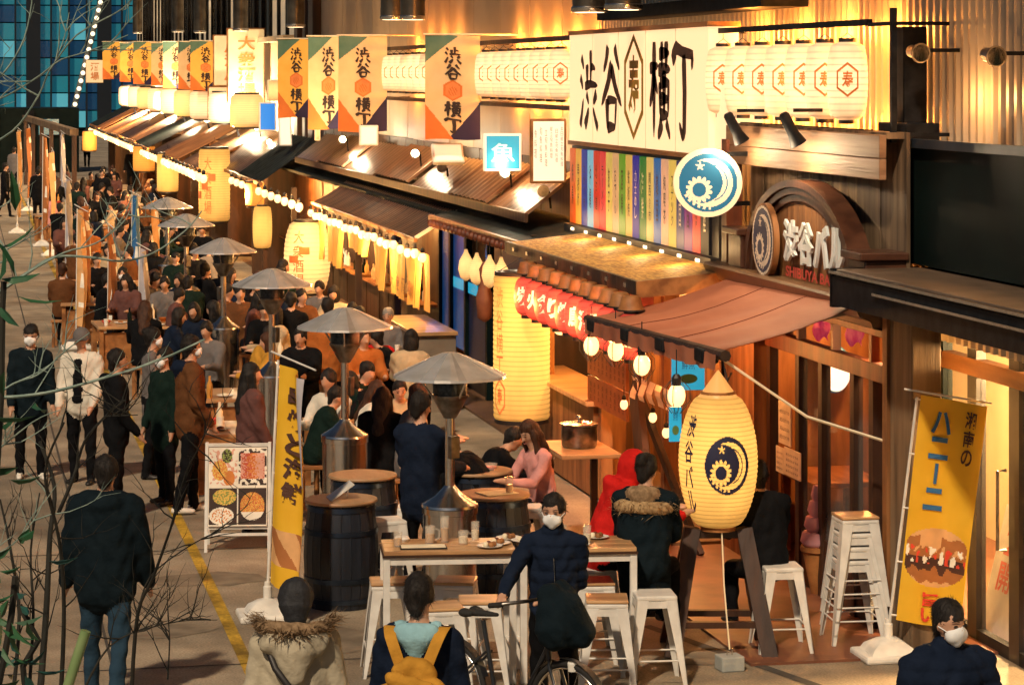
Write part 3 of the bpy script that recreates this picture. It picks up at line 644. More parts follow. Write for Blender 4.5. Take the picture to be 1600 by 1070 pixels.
# return panel at the right of the sign
m = MB(); m.box(7.05, 7.3, fp(1150, 100, 7.05).y, SGY0-.03, 3.62, 4.3); m.build('return_panel', SIGNLIT, sg)
# colour strips
STRIPC = [(.75, .22, .03), (.78, .5, .12), (.02, .09, .42), (.35, .62, .72), (.7, .1, .04), (.75, .12, .12), (.75, .6, .22), (.75, .52, .3), (.25, .45, .05), (.75, .55, .2), (.02, .03, .4), (.02, .3, .07), (.76, .6, .25), (.03, .25, .48), (.78, .52, .36), (.75, .6, .2), (.03, .07, .25), (.38, .02, .3), (.75, .16, .12), (.02, .02, .03)]
sp = thing('strip_board', 'board of narrow upright coloured menu strips under the kanji sign', 'signboard', (7.0, (SGY0+SGY1)/2, 2.6))
m = MB(); m.box(7.03, 7.25, SGY0-.25, SGY1, 2.55, 3.57); m.build('backing', BLACK, sp)
n = 20
names = ['焼鳥', '串揚げ', '九州食市', '沖縄', '北海道', 'ラーメン', '餃子', 'おでん', '酒場', '鉄板焼', '力士めし', '海鮮', '関西食市', '韓国', '純喫茶', 'スナック', '四国', '中国', '東海', '北陸']
for i in range(n):
    y1 = SGY1-.02-i*(W_+.0)/n; y0 = y1-W_/n+.012; c = STRIPC[i]
    mt = mat('strip_%d' % i, tuple(v*v*.5 for v in c), tuple(v*v*.8 for v in c), 4, rough=.5, emit=tuple(v**1.5 for v in c), es=.6)
    m = MB(); m.box(7.0, 7.028, y0, y1, 2.67, 3.54); o = m.build('strip', mt, sp)
    mm = MB(); T = wallT(6.997, y1, 2.67); w_ = y1-y0
    vtext(mm, names[i][:4], w_/2, w_*.3, .72, .2, flat(T), 0, .01); mm.build('lettering', INK if sum(c) > .5 else CREAM, o)
m = MB(); m.box(6.94, 7.03, SGY0-.28, SGY1+.02, 2.55, 2.66); m.build('sill', BLACK, sp)
for i in range(9):
    y_ = SGY0+.1+i*.66; m = MB(); m.box(6.93, 6.94, y_, y_+.12, 2.6, 2.63); m.build('sill_clip_glow', mat('sill_clip_glow', (.9, .85, .7), emit=(3, 2.4, 1.5), es=1), sp)
    if i % 2 == 0: lamp(sp, (6.7, y_+.06, 2.72), 1.3, (1, .6, .25))  # clips made to glow, lamps added to brighten the gold roof
# round projecting sign
p = zp(1105, 285, 23.6); rs = thing('round_moon_sign', 'round blue and cream moon sign projecting beside the coloured strips', 'sign', p)
T = frame((CY, -SY, 0), (0, 0, 1), p)
LB = [mat('moon_deep_blue', (.008, .08, .16), emit=(.0, .05, .1), es=.5), mat('moon_cream', (.8, .7, .5), emit=(1, .7, .36), es=.55), mat('moon_blue', (.01, .13, .25), emit=(.0, .09, .19), es=.6)]
emblem(T, .285, LB, 90, rs, thick=.1, rim=LB[1])
m = MB(); m.bar(p+Vector((.2, .05, .25)), (7.0, p.y+.15, p.z+.25), .04); m.bar(p+Vector((.2, .05, -.2)), (7.0, p.y+.15, p.z-.2), .04); m.build('bracket', BLACKMETAL, rs)
# lantern rows
def lantern_row(pxs, X, yb, yt, labf, group, r=.17):
    for i, px in enumerate(pxs):
        a, b = fp(px, yb(px), X), fp(px, yt(px), X)
        lantern(a, r, b.z-a.z, LANTW, labf(i, len(pxs)), group, 'white_lantern', 10, hex_print(CAMANG+.25, .62, .52, .36), PINK, shape=.22, capr=.4)
        if i % 2 == 0: lamp(None, (X+.28, a.y, b.z+.1), 6.5, (1, .33, .05)); lamp(None, (X+.28, a.y, a.z-.05), 5, (1, .33, .05))
ORD = ['first', 'second', 'third', 'fourth', 'fifth', 'sixth', 'seventh', 'eighth', 'ninth', 'tenth', 'eleventh', 'twelfth', 'thirteenth', 'fourteenth', 'fifteenth', 'sixteenth', 'seventeenth', 'eighteenth', 'nineteenth', 'twentieth']
lf = lambda where: (lambda i, n: 'white paper lantern, %s from the left %s' % (ORD[i], where))
m1 = lambda mm_: (lambda px: 117+mm_*(px+60))
lantern_row([1130, 1160, 1191, 1223, 1256, 1289, 1324], 7.12, m1(.0515), m1(-.037), lf('in the rack right of the kanji sign'), 'white lanterns right of the kanji sign')
def ypx(y, X): return 800+FPX*(X*CY-y*SY)/(X*SY+y*CY)
lantern_row([ypx(31+.58*i, 7.12) for i in range(9)][::-1], 7.12, m1(.042), m1(-.043), lf('in the rack left of the kanji sign'), 'white lanterns left of the kanji sign')
lantern_row([ypx(39.6+.62*i, 7.12) for i in range(8)][::-1], 7.12, m1(.038), m1(-.045), lf('in the rack between the two large banners'), 'white lanterns between the banners')
rk = thing('lantern_rack', 'black steel rack holding white lanterns right of the kanji sign', 'rack', (7.1, 21.5, 3.9))
ya, yb_ = fp(1392, 50, 7.1).y, 25.2
zt2, zb2 = 4.82, 3.93
for nm, a, b, ww in (('top_rail', (7.12, ya+.55, zt2), (7.12, yb_, zt2), .05), ('top_tie', (7.12, ya, zt2-.02), (7.12, ya+.55, zt2-.02), .03), ('bottom_rail', (7.12, ya+.55, zb2), (7.12, yb_, zb2), .06), ('bottom_tie', (7.12, ya, zb2-.02), (7.12, ya+.55, zb2-.02), .03), ('upright', (7.12, ya, zb2-.06), (7.12, ya, zt2+.1), .045)):
    m = MB(); m.bar(a, b, ww); m.build(nm, BLACKMETAL, rk)
rk2 = thing('lantern_rail', 'dark rail carrying the white lanterns left of the kanji sign', 'rail', (7.12, 35, 4.8))
for z_, nm in ((4.84, 'top_rail'), (4.0, 'bottom_rail')):
    m = MB(); m.bar((7.12, 30.5, z_), (7.12, 45, z_), .06); m.build(nm, DARKWOOD, rk2)
    for yk in (30.6, 36.4, 39.2, 44.8):
        m = MB(); m.bar((7.12, yk, z_), (7.62, yk, z_), .04); m.build('bracket', DARKWOOD, rk2)
for a_, z_ in ((ya, 4.8), (24.9, 4.82), (ya, 3.93)):
    m = MB(); m.bar((7.12, a_, z_), (7.6, a_, z_), .03); m.build('stay', BLACKMETAL, rk)
def nth(i): return ORD[i] if i < 20 else ('twenty', 'thirty', 'forty', 'fifty', 'sixty', 'seventy')[(i+1)//10-2]+('-'+ORD[(i+1) % 10-1] if (i+1) % 10 else 'th')
# ================================================================== golden-roofed stall with red lanterns
gs = thing('gold_roof_stall', 'wooden stall with a golden board roof under the coloured strips', 'stall', (6.6, 26.3, 0))
G0, G1 = 23.3, 29.15
def roofq(par, name, mt, X0, z0, X1, z1, Y0, Y1, th=.05):     # back edge (X0,z0) to front edge (X1,z1)
    m = MB(); m.add([(X0, Y0, z0), (X1, Y0, z1), (X1, Y1, z1), (X0, Y1, z0)]+[(X0, Y0, z0-th), (X1, Y0, z1-th), (X1, Y1, z1-th), (X0, Y1, z0-th)],
        [(0, 3, 2, 1), (4, 5, 6, 7), (0, 1, 5, 4), (1, 2, 6, 5), (2, 3, 7, 6), (3, 0, 4, 7)]); return m.build(name, mt, par)
for i in range(4):
    a = G0+(G1-G0)*i/4; roofq(gs, 'roof_board', GOLDROOF, 7.0, 2.6, 6.08, 2.5, a+.003, a+(G1-G0)/4-.003)
m = MB(); m.box(6.04, 6.08, G0-.03, G1+.03, 2.38, 2.51); m.build('front_fascia', DARKWOOD, gs)
m = MB(); m.add([(6.04, G0-.06, 2.36), (7.05, G0-.06, 2.42), (7.05, G0-.06, 2.6), (6.04, G0-.06, 2.51), (6.04, G0-.01, 2.36), (7.05, G0-.01, 2.42), (7.05, G0-.01, 2.6), (6.04, G0-.01, 2.51)], [(0, 1, 2, 3), (7, 6, 5, 4), (0, 4, 5, 1), (1, 5, 6, 2), (2, 6, 7, 3), (3, 7, 4, 0)]); m.build('end_board', WOOD, gs)
for i in range(8):
    y_ = G0+.3+i*.72; m = MB(); m.box(6.03, 6.04, y_, y_+.1, 2.43, 2.47); m.build('clip', STEEL, gs)
boards_v(gs, 7.55, 23.7, 30.4, .03, 2.5, .3, WOODV, seed=12)
m = MB(); m.box(6.6, 7.55, 30.3, 30.4, .03, 2.5); m.build('partition', DARKWOOD, gs)
for y_ in (23.75, 26.2, 28.9):
    m = MB(); m.box(6.42, 6.54, y_-.06, y_+.06, .03, 2.45); m.build('post', WOODV, gs)
m = MB(); m.box(6.35, 6.6, 23.8, 28.9, 2.2, 2.36); m.build('header_beam', WOOD, gs)
m = MB(); m.box(6.4, 6.75, 26.4, 29.6, .03, .98); m.build('counter_front', WOODV, gs)
m = MB(); m.box(6.3, 6.85, 26.3, 29.7, .98, 1.03, ch=.008); m.build('counter_top', TABLEWOOD, gs)
for i, (zz, t_) in enumerate(((1.3, .28), (1.0, .28))):
    ym0, ym1 = fp(978, 600, 6.38).y, fp(918, 600, 6.38).y; m = MB(); m.box(6.38, 6.41, ym0, ym1, zz, zz+t_); o = m.build('menu_panel', mat('menu_red_wood', (.3, .09, .025), (.42, .15, .04), 5, rough=.5), gs)
    mm = MB(); T = wallT(6.378, ym1-.05, zz)
    for k in range(9): vtext(mm, '焼鳥丼', .1+k*.17, .08, t_-.04, .04, flat(T), 0, 0)
    mm.build('lettering', INK, o)
lamp(gs, (6.9, 25, 2.2), 30, (1, .44, .11)); lamp(gs, (6.9, 28, 2.2), 36, (1, .46, .12))
for i in range(11):
    px = 824+i*16.2; a = fp(px, 117+.425*(px+60), 5.98)
    def pr(mm, on, i=i): text(mm, '炭火炙り焼鳥酒場'[i % 8], -.5, .5, .28, .76, lambda u, v: on(CAMANG+u, v), 0, .05)
    q = lantern(a, .15, .42, LANTR, 'red paper lantern with white character, %s from the left' % ORD[i], 'red lanterns under the golden roof', 'red_lantern', 7, pr, mat('white_print', (.8, .75, .6), emit=(.9, .6, .3), es=.8), caps=BLACK, shape=.45, cord=.0)
    MB().lathe([(.12, .455), (.085, .575), (.04, .585)], 12).local('wooden_shade', WOOD, q, 40)
    MB().lathe([(.135, .443), (.135, .457)], 12).local('shade_rim', BLACK, q)
    if i % 2 == 0: lamp(q, a+Vector((-.2, 0, .2)), 7, (1, .3, .08))
# giant cylinder lantern
p = fp(815, 655, 6.05); b_ = fp(815, 428, 6.05)
def bigtext(s, d):
    def f(mm, on): vtext(mm, s, CAMANG+d, .34, .93, .3, lambda u, v: on(u, v), 0, .0); hex_print(CAMANG+d, .3, .17, .42)(mm, on)
    return f
lantern(p, .315, b_.z-p.z, LANTY, 'giant cylindrical yellow paper lantern hanging under the golden roof', 'giant lanterns along the stalls', 'giant_lantern', 30, bigtext('渋谷横丁', -.5), PINK, shape=.05, n=32, capr=.9, cord=.3)
# strings of caged bulbs below awning
for i, (px, py, X) in enumerate(((924, 540, 5.78), (962, 548, 5.78), (1003, 570, 5.7), (1057, 618, 5.62), (975, 632, 6.3), (1020, 652, 6.3), (1041, 676, 6.3), (876, 505, 6.1))):
    bulb_thing(fp(px, py, X), ('caged bulb nearest the red lanterns under the awning', 'second caged bulb under the awning roller', 'third caged bulb under the awning, above the paper bunting', 'caged bulb hanging just left of the big moon lantern', 'dim small bulb by the slanted dark board', 'small bulb behind the slanted dark board', 'small bulb low beside the cyan poster', 'round glowing bulb beside the giant cylinder lantern')[i], 'bulbs hanging at the bar', i < 4, (.075 if i < 4 else .04) if i < 7 else .1, 16 if i in (0, 2, 3) else None, .22 if i < 4 else .1)
# slanted dark board, cyan posters, paper bunting
p0, p1 = fp(992, 598, 6.2), fp(1022, 800, 6.0)
t = thing('slanted_board', 'dark plank leaning beside the counter behind the red hoodie', 'board', (p1.x, p1.y, 0))
m = MB(); m.bar(Vector((p1.x, p1.y, .02)), p0, .32, .06, up=(1, 0, 0)); m.build('plank', DARKWOOD, t)
m = MB(); m.bar(Vector((p1.x+.6, p1.y+.6, .02)), p0, .1, .05, up=(1, 0, 0)); m.build('rear_leg', DARKWOOD, t)
for i, (px0, px1, y0, y1) in enumerate(((1050, 1104, 556, 610), (1046, 1066, 636, 690))):
    a, b = zp(px0, y1, 22.3), zp(px1, y0, 22.3); t = thing('cyan_poster', ('cyan poster hanging under the awning', 'small cyan poster below the hanging one')[i], 'poster', a)
    m = MB(); m.box(a.x, b.x, a.y, a.y+.02, a.z, b.z); m.build('sheet', CYANLIT, t)
    mm = MB(); T = camT(a.x, a.y-.003, a.z); w_, h_ = b.x-a.x, b.z-a.z; text(mm, '鮮魚', w_*.3, w_*.7, h_*.6, h_*.9, flat(T), 0, .0); mm.build('lettering', MOONB, t)
    mm = MB(); mm.add([T @ Vector((w_*(.5+.28*math.cos(k*.4)), h_*(.33+.14*math.sin(k*.4)), 0)) for k in range(16)], [tuple(range(16))]); mm.build('picture', rgb('green_print', (.1, .2, .06)), t)
for i in range(6):
    q = fp(990+i*13, 588+i*4.6, 6.15); m = MB(); m.grid(lambda u, v: (q.x+.02*math.sin(v*5+i), q.y-.12+.2*u, q.z-.2*v), 2, 4)
    tag(m.build('bunting_flag', CREAM), 'cream paper bunting flag on the string, %s from the left' % ORD[i], 'bunting', 'paper bunting under the awning')
# pot and shelf
p = gp(905, 700, .95); t = thing('serving_shelf', 'wooden serving shelf on a dark post behind the pink sweater', 'shelf', (p.x, p.y, 0))
m = MB(); m.box(-.28, .28, -.5, .5, .92, .96, ch=.006); m.local('shelf_board', TABLEWOOD, t)
for sx in (-.22, .22): MB().box(sx-.03, sx+.03, .3, .36, 0, .92).local('leg', DARKWOOD, t)
t = thing('stock_pot', 'steel stock pot with a lid on the serving shelf', 'pot', (p.x, p.y, .962))
MB().lathe([(.15, 0), (.165, .02), (.165, .2), (.175, .205)], 24).local('body', STEELD, t, 40)
MB().lathe([(.18, .206), (.18, .22), (.1, .235), (.015, .24), (.015, .27), (.03, .275), (.02, .29)], 24).local('lid', STEEL, t, 40)

# ================================================================== second and third stall rows
def corrug(par, name, mt, X0, z0, X1, z1, Y0, Y1, pitch=.17, amp=.02, sag=0):
    n = int((Y1-Y0)/pitch*4); m = MB()
    f = lambda u, v: (X0+(X1-X0)*v, Y0+(Y1-Y0)*u, z0+(z1-z0)*v+amp*math.sin(u*n/4*2*math.pi)-sag*math.sin(math.pi*v))
    m.grid(f, n, 3); return m.build(name, mt, par, 60)
st = thing('brown_roof_stall', 'long stall with a brown sheet roof, dark lower roof and wooden front', 'stall', (6.7, 41, 0))
cuts = [30.95, 33.4, 36.2, 39.5, 43.0, 46.5, 50.0, 53.2]
for i in range(7):
    dz = (.0, .03, -.02, .05, 0, .04, 0)[i]
    corrug(st, 'roof_sheet', TIN, 7.3, 3.2+dz, 6.68, 2.72+dz, cuts[i]+.01, cuts[i+1]-.01, .3, .012)
    m = MB(); m.bar((7.3, cuts[i], 3.21+dz), (6.66, cuts[i], 2.72+dz), .05, .04); m.build('roof_batten', mat('rusty_batten', (.2, .1, .05), (.32, .18, .1), 5, rough=.5), st)
m = MB(); m.box(6.64, 6.68, 30.9, 53.2, 2.62, 2.73); m.build('roof_fascia', DARKWOOD, st)
boards_v(st, 7.58, 30.5, 60, 2.4, 3.3, .6, DARKWOOD, seed=5)
roofq(st, 'dark_roof', DARKROOF, 7.3, 2.66, 6.4, 2.43, 29.3, 36.0)
m = MB(); m.box(6.36, 6.42, 29.2, 36.0, 2.36, 2.45); m.build('dark_roof_trim', REDWOOD, st)
for i in range(24):
    m = MB(); m.ball((6.35, 29.5+i*.27, 2.35), .05, n=8); m.build('eave_bead', REDWOOD, st)
roofq(st, 'dark_roof', DARKROOF, 7.3, 2.6, 6.62, 2.45, 36.02, 57)  # black colour stands in for the shade of the roof above
corrug(st, 'lower_roof', TIN, 6.75, 2.5, 6.17, 2.13, 35.9, 46.6, .2, .014, .03)
m = MB(); m.bar((6.15, 35.8, 2.11), (6.15, 46.7, 2.11), .05); m.build('eave_pole', WOOD, st)
m = MB(); m.bar((6.15, 35.85, 2.14), (6.75, 35.85, 2.5), .05); m.build('gable_pole', CREAM, st)
boards_v(st, 7.3, 39.2, 60, .03, 2.5, .5, DARKWOOD, seed=6)
for y_ in (38.6, 42.5, 46.6, 51, 56): 
    m = MB(); m.box(6.3, 6.4, y_-.06, y_+.06, .03, 2.2); m.build('post', DARKWOOD, st)
# lit shelves in the dark front
rr = random.Random(21)
for i in range(9):
    y_ = 40+i*2.1; m = MB(); m.box(6.9, 7.25, y_, y_+1.5, .8, .84); m.build('shelf', WOOD, st)
    for k in range(5):
        mm = MB(); mm.lathe([(.04, 0), (.04, .14), (.015, .19), (.015, .25)], 8, (7.05+.1*rr.random(), y_+.15+k*.28, .84)); mm.build('bottle', (CREAM, DARKGREEN, LANTO, WHITE)[rr.randrange(4)], st)
for y_ in (41, 45, 50, 55): lamp(st, (6.7, y_, 2.05), 16, (1, .42, .1))
# blue doorway
t = thing('blue_doorway', 'deep blue glowing doorway panels between two stalls', 'doorway', (6.95, 36.5, .03))
for px0, px1, z0, z1, mt in ((690, 704, .5, 2.1, BLUELIT), (706, 728, .5, 2.2, BLUELIT), (730, 762, .4, 1.75, mat('navy_panel', (.005, .02, .07), (.01, .03, .1), 3, rough=.4)), (690, 762, .03, .38, BLACK)):
    m = MB(); m.box(6.95, 7.0, fp(px1, 400, 6.95).y, fp(px0, 400, 6.95).y, z0, z1); m.build('panel', mt, t)
for px in (705, 729, 763, 688):
    y_ = fp(px, 400, 6.93).y; m = MB(); m.box(6.9, 7.0, y_-.06, y_+.06, .03, 2.35); m.build('frame_post', DARKGREEN, t)
m = MB(); m.box(6.94, 6.948, 35.4, 37.2, 1.35, 1.5); m.build('blue_sign', CYANLIT, t)
lamp(t, (6.5, 36.4, 1.8), 1.2, (.05, .3, 1))
for i, (px, py) in enumerate(((728, 414), (745, 420), (765, 424), (783, 428), (757, 452))):
    p = fp(px, py, 6.3); q = thing('drop_lamp', ('pale drop-shaped paper lamp by the blue doorway, leftmost', 'pale drop-shaped paper lamp by the blue doorway, second from left', 'pale drop-shaped paper lamp by the blue doorway, third from left', 'pale drop-shaped paper lamp touching the giant cylinder lantern', 'brown hanging bottle gourd below the drop lamps')[i], 'lamp', p, 0, 'drop lamps by the blue doorway')
    MB().lathe([(.02, -.2), (.07, -.16), (.1, -.05), (.085, .06), (.03, .16), (.02, .2)] if i < 4 else [(.02, -.4), (.09, -.35), (.11, -.1), (.05, .1), (.07, .25), (.02, .34)], 14).local('shade', LANT if i < 4 else mat('brown_gourd', (.2, .06, .03), (.3, .1, .05), 5, rough=.5), q, 60)
    m = MB(); m.tube([(0, 0, .19), (0, 0, .36)], .006, 5); m.local('cord', BLACK, q)
# tan counter box
p = gp(655, 505, 1.05); t = thing('counter_box', 'tan wooden counter box beside the yellow cloth strips', 'counter', (p.x, p.y, 0))
m = MB(); m.box(-.28, .28, -1.2, 1.2, 0, 1.0); m.local('body', mat('grey_brown_board', (.16, .13, .1), (.22, .18, .14), 3, rough=.6), t)
m = MB(); m.box(-.3, .3, -1.25, 1.25, 1.0, 1.05, ch=.008); m.local('counter_top', TABLEWOOD, t)
# hanging cloth strips and bulb string
CL2 = rgb('brown_cloth_print', (.3, .12, .03), .85)
k = 0
for a, b, z1, z0, n in ((34.35, 39.2, 2.0, 1.24, 10), (39.4, 42.0, 1.98, 1.62, 5), (42.2, 45.9, 1.98, 1.24, 7)):
    for i in range(n):
        y_ = a+(b-a)*(i+.5)/n; wd = (b-a)/n*1.18; ph = rr.uniform(0, 6)
        m = MB(); f = lambda u, v: (6.08+.03*math.sin(u*6+ph)*(v+.2)+.04*v*math.sin(ph), y_-wd/2+wd*u*(1-.06*v), z1-(z1-z0)*v+.015*math.sin(u*5))
        m.grid(f, 6, 8); o = tag(m.build('cloth_strip', CLOTH_Y, None, 60), 'yellow hanging cloth strip along the eaves, %s from the near end' % nth(k), 'cloth', 'yellow cloth strips along the eaves')
        if 2 <= i <= 5 and k < 9:
            mm = MB(); vtext(mm, '大衆酒場'[i-2]+'亭', y_, wd*.5, .0, .0, lambda u, v: (6.02, u, v)) if False else None
            v, fc = glyphs('大衆酒場'[5-i], .02); mm.add([(6.015, y_+wd*.25-wd*.5*x, z0+.12+.22*y) for x, y in v], fc); mm.build('lettering', CL2, o)
        k += 1
for i in range(20):
    y_ = 34.4+i*.6; q = bulb_thing(Vector((6.0, y_, 1.97+.02*math.sin(i*2))), 'bright bulb of the string above the cloth strips, %s from the near end' % ORD[i], 'bulb string above the cloth strips', r=.055, cord=.03)
    if i % 4 == 1: lamp(q, Vector((5.75, y_, 1.85)), 16, (1, .5, .15))
# decorated lanterns along the row
REDP = rgb('red_print', (.6, .12, .03), .8)
def deco(mm, on):
    vtext(mm, '大衆酒場', CAMANG+.05, .5, .9, .1, lambda u, v: on(u, v), 0, .0)
    for k in range(3): mm.grid(lambda u, v: on(CAMANG-.9+.45*u+.5*k, .32+.12*k+.1*v), 4, 2)
for i, (px, yb_, yt, X, r, mt, lab) in enumerate(((480, 458, 346, 5.9, .41, LANT, 'big fat cream lantern with written characters behind the third heater'), (335, 346, 232, 5.8, .37, LANTY, 'tall glowing amber cylinder lantern among the far stalls'), (410, 388, 322, 6.0, .2, LANTY, 'slim yellow lantern hanging left of the fat cream lantern'), (398, 322, 285, 6.0, .2, LANTO, 'small orange lantern above the slim yellow one'), (262, 300, 240, 5.6, .3, LANTY, 'amber lantern near the far heaters'), (225, 268, 228, 5.5, .34, LANTO, 'orange lantern deep in the far stalls'), (140, 236, 205, 5.2, .3, LANTO, 'farthest small orange lantern'))):
    a, b_ = fp(px, yb_, X), fp(px, yt, X)
    lantern(a, r, b_.z-a.z, mt, lab, 'giant lanterns along the stalls', 'giant_lantern', 16, deco if i < 2 else None, REDP if i == 0 else PINK, shape=.42 if i == 0 else (.2 if i == 2 else .06), n=24, capr=.55 if i in (0, 2) else .85, cord=.25)
# wall signs above roofs
def signbox(px0, px1, y0, y1, d, nm, lab, face, rim, txt=None, lean=0):
    a, b = zp(px0, y1, d), zp(px1, y0, d); t = thing(nm, lab, 'sign', ((a.x+b.x)/2, a.y, a.z), 0, None, lean); w_, h_ = (b-a).length, b.z-a.z; w_ = math.hypot(b.x-a.x, b.y-a.y)
    MB().box(-w_/2, w_/2, 0, .08, 0, h_, ch=.015).local('case', rim, t); MB().box(-w_/2+.03, w_/2-.03, -.004, -.001, .03, h_-.03).local('face', face, t)
    if txt:
        mm = MB(); mp = lambda u, v: Vector((u, -.007, v))
        text(mm, txt, -w_*.32, w_*.32, h_*.25, h_*.75, mp, 0, .01); mm.local('lettering', txt_m, t)
    return t
txt_m = rgb('pale_print', (.3, .62, .66))
signbox(757, 817, 209, 268, 33.5, 'cyan_box_sign', 'square cyan light box sign with rounded corners on the brown roof', CYANLIT, WHITELIT, '魚')
txt_m = rgb('grey_print', (.25, .2, .16))
signbox(830, 887, 186, 287, 31.2, 'menu_board', 'tall white menu board at the end of the brown roof', WHITELIT, WOOD)
bd = [o for o in bpy.data.objects if o.name == 'menu_board'][0]; mm = MB()
for k in range(6): vtext(mm, '本日献立旬魚'[k:]+'料理名物'[:2], .16-.064*k, .03, .68-.03*(k % 2), .2+.05*(k % 3), lambda u, v: Vector((u, -.006, v)), 0, 0)
mm.local('lettering', txt_m, bd)
signbox(678, 728, 218, 254, 36.5, 'leaning_menu_board', 'white board lying back on the brown roof below the largest banner', WHITELIT, WHITE, None, R(-35))
signbox(562, 592, 196, 228, 43, 'white_box', 'white box on the roof below the second banner', WHITELIT, WHITE)
signbox(405, 432, 160, 205, 56, 'blue_screen_sign', 'white framed sign with a blue screen above the dark roof', mat('blue_screen', (.02, .15, .5), emit=(.01, .2, .7), es=.8), WHITE)
signbox(437, 457, 165, 228, 55, 'white_tilted_board', 'white board tilted sideways next to the blue screen sign', WHITELIT, WHITE, None, R(-20))
signbox(418, 437, 125, 158, 57, 'lit_cream_box', 'small cream light box above the blue screen sign', LANT, CREAM)
signbox(492, 501, 185, 220, 50, 'roof_end_lamp', 'narrow upright lamp box at the orange roof end', LANT, CREAM)
# gooseneck floodlights on the roof
for i, (px, py) in enumerate(((400, 200), (420, 222), (535, 218), (551, 246), (648, 240), (788, 270), (690, 262), (848, 298))):
    p = fp(px, py, 6.85); lit = i < 6
    t = thing('roof_floodlight', 'floodlight on the roof, ' + ('burning beside the blue screen sign', 'burning over the dark roof below the white tilted board', 'burning under the third banner', 'burning below the white box', 'burning left of the leaning menu board', 'burning under the cyan sign', 'unlit in front of the leaning menu board', 'unlit under the tall white menu board')[i], 'floodlight', p, 0, 'floodlights on the brown roof')
    m = MB(); m.tube([(.12, .1, -.22), (.1, .1, -.02), (.02, 0, .04)], .014, 6); m.local('arm', BLACKMETAL, t)
    m = MB(); m.lathe([(.03, -.07), (.055, -.05), (.075, .03)], 12, T=Matrix.Rotation(R(100), 4, 'X')); m.local('head', STEELD, t, 40)
    if lit:
        MB().ball((0, -.06, 0), .055, n=10).local('lamp', BULBW, t)
        lamp(t, p+Vector((-.1, -.3, .12)), 9, (1, .78, .5))
# ================================================================== banners
BT = mat('banner_tan', (.66, .44, .22), (.74, .52, .28), 3, rough=.85, emit=(.9, .45, .14), es=.2)  # lamplight put into the banner cloth as a faint glow
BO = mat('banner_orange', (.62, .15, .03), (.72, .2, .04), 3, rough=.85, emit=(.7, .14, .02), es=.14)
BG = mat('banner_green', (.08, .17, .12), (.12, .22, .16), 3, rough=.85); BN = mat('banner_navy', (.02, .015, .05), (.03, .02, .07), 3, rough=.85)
BA = mat('banner_amber_lit', (.68, .36, .06), (.75, .42, .09), 3, rough=.85, emit=(1, .38, .04), es=.3)  # the tan cloth under orange lamplight, painted as an amber copy
BK = rgb('banner_ink', (.03, .015, .012)); 
def bfun(u, v):
    if v > .74+.43*u*1.0 and u < .62: return 1
    if v < .34-.66*u: return 2
    if v < .36-.62*(1-u): return 3
    x, y = (u-.5)*.55, v-.47
    if hexa(x, y, .105): return 2 if not hexa(x, y, .085) else (2 if hexa(x, y+.01, .05) and (int((u+v)*40) % 2) else 4)
    return 0
BL = ('banner on the wall, largest, hanging between the two white lantern racks', 'banner on the wall, second, left of the lanterns between banners', 'pale banner overlapping the second one', 'amber lit banner beside the dark wall pillar', 'amber lit banner, nearest of the far cluster', 'pale banner in the far cluster, second nearest', 'pale banner in the far cluster, third', 'pale narrow banner in the far cluster, fourth', 'amber lit banner in the far cluster, fifth', 'amber lit banner in the far cluster, sixth', 'farthest amber lit banner by the light mast')
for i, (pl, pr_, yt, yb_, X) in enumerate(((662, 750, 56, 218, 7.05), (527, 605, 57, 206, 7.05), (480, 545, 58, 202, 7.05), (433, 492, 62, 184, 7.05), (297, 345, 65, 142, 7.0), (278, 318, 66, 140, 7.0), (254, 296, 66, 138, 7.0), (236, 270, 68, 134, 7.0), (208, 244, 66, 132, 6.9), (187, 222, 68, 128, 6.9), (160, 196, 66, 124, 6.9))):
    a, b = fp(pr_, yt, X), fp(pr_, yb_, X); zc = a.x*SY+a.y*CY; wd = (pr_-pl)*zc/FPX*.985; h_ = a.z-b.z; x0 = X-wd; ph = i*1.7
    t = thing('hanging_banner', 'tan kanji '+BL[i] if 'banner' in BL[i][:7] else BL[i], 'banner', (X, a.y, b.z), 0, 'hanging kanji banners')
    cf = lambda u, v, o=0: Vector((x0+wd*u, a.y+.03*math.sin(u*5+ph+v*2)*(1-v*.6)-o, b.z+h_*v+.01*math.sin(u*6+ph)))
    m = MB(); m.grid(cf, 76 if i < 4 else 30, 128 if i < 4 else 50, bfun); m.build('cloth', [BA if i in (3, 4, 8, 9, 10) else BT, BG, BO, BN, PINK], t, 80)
    m = MB(); m.tube([(x0-.03, a.y, a.z+.015), (7.6, a.y, a.z+.015)], .015, 6); m.build('pole', CREAM, t)
    mm = MB(); mp = lambda u, v: cf(u, v, .012)
    for ch, y0, y1 in (('渋', .73, .89), ('谷', .575, .72), ('横', .215, .365), ('丁', .06, .2)):
        brush(mm, ch, .35, .65, y0, y1, mp, 0, .15)
    mm.build('lettering', BK, t)
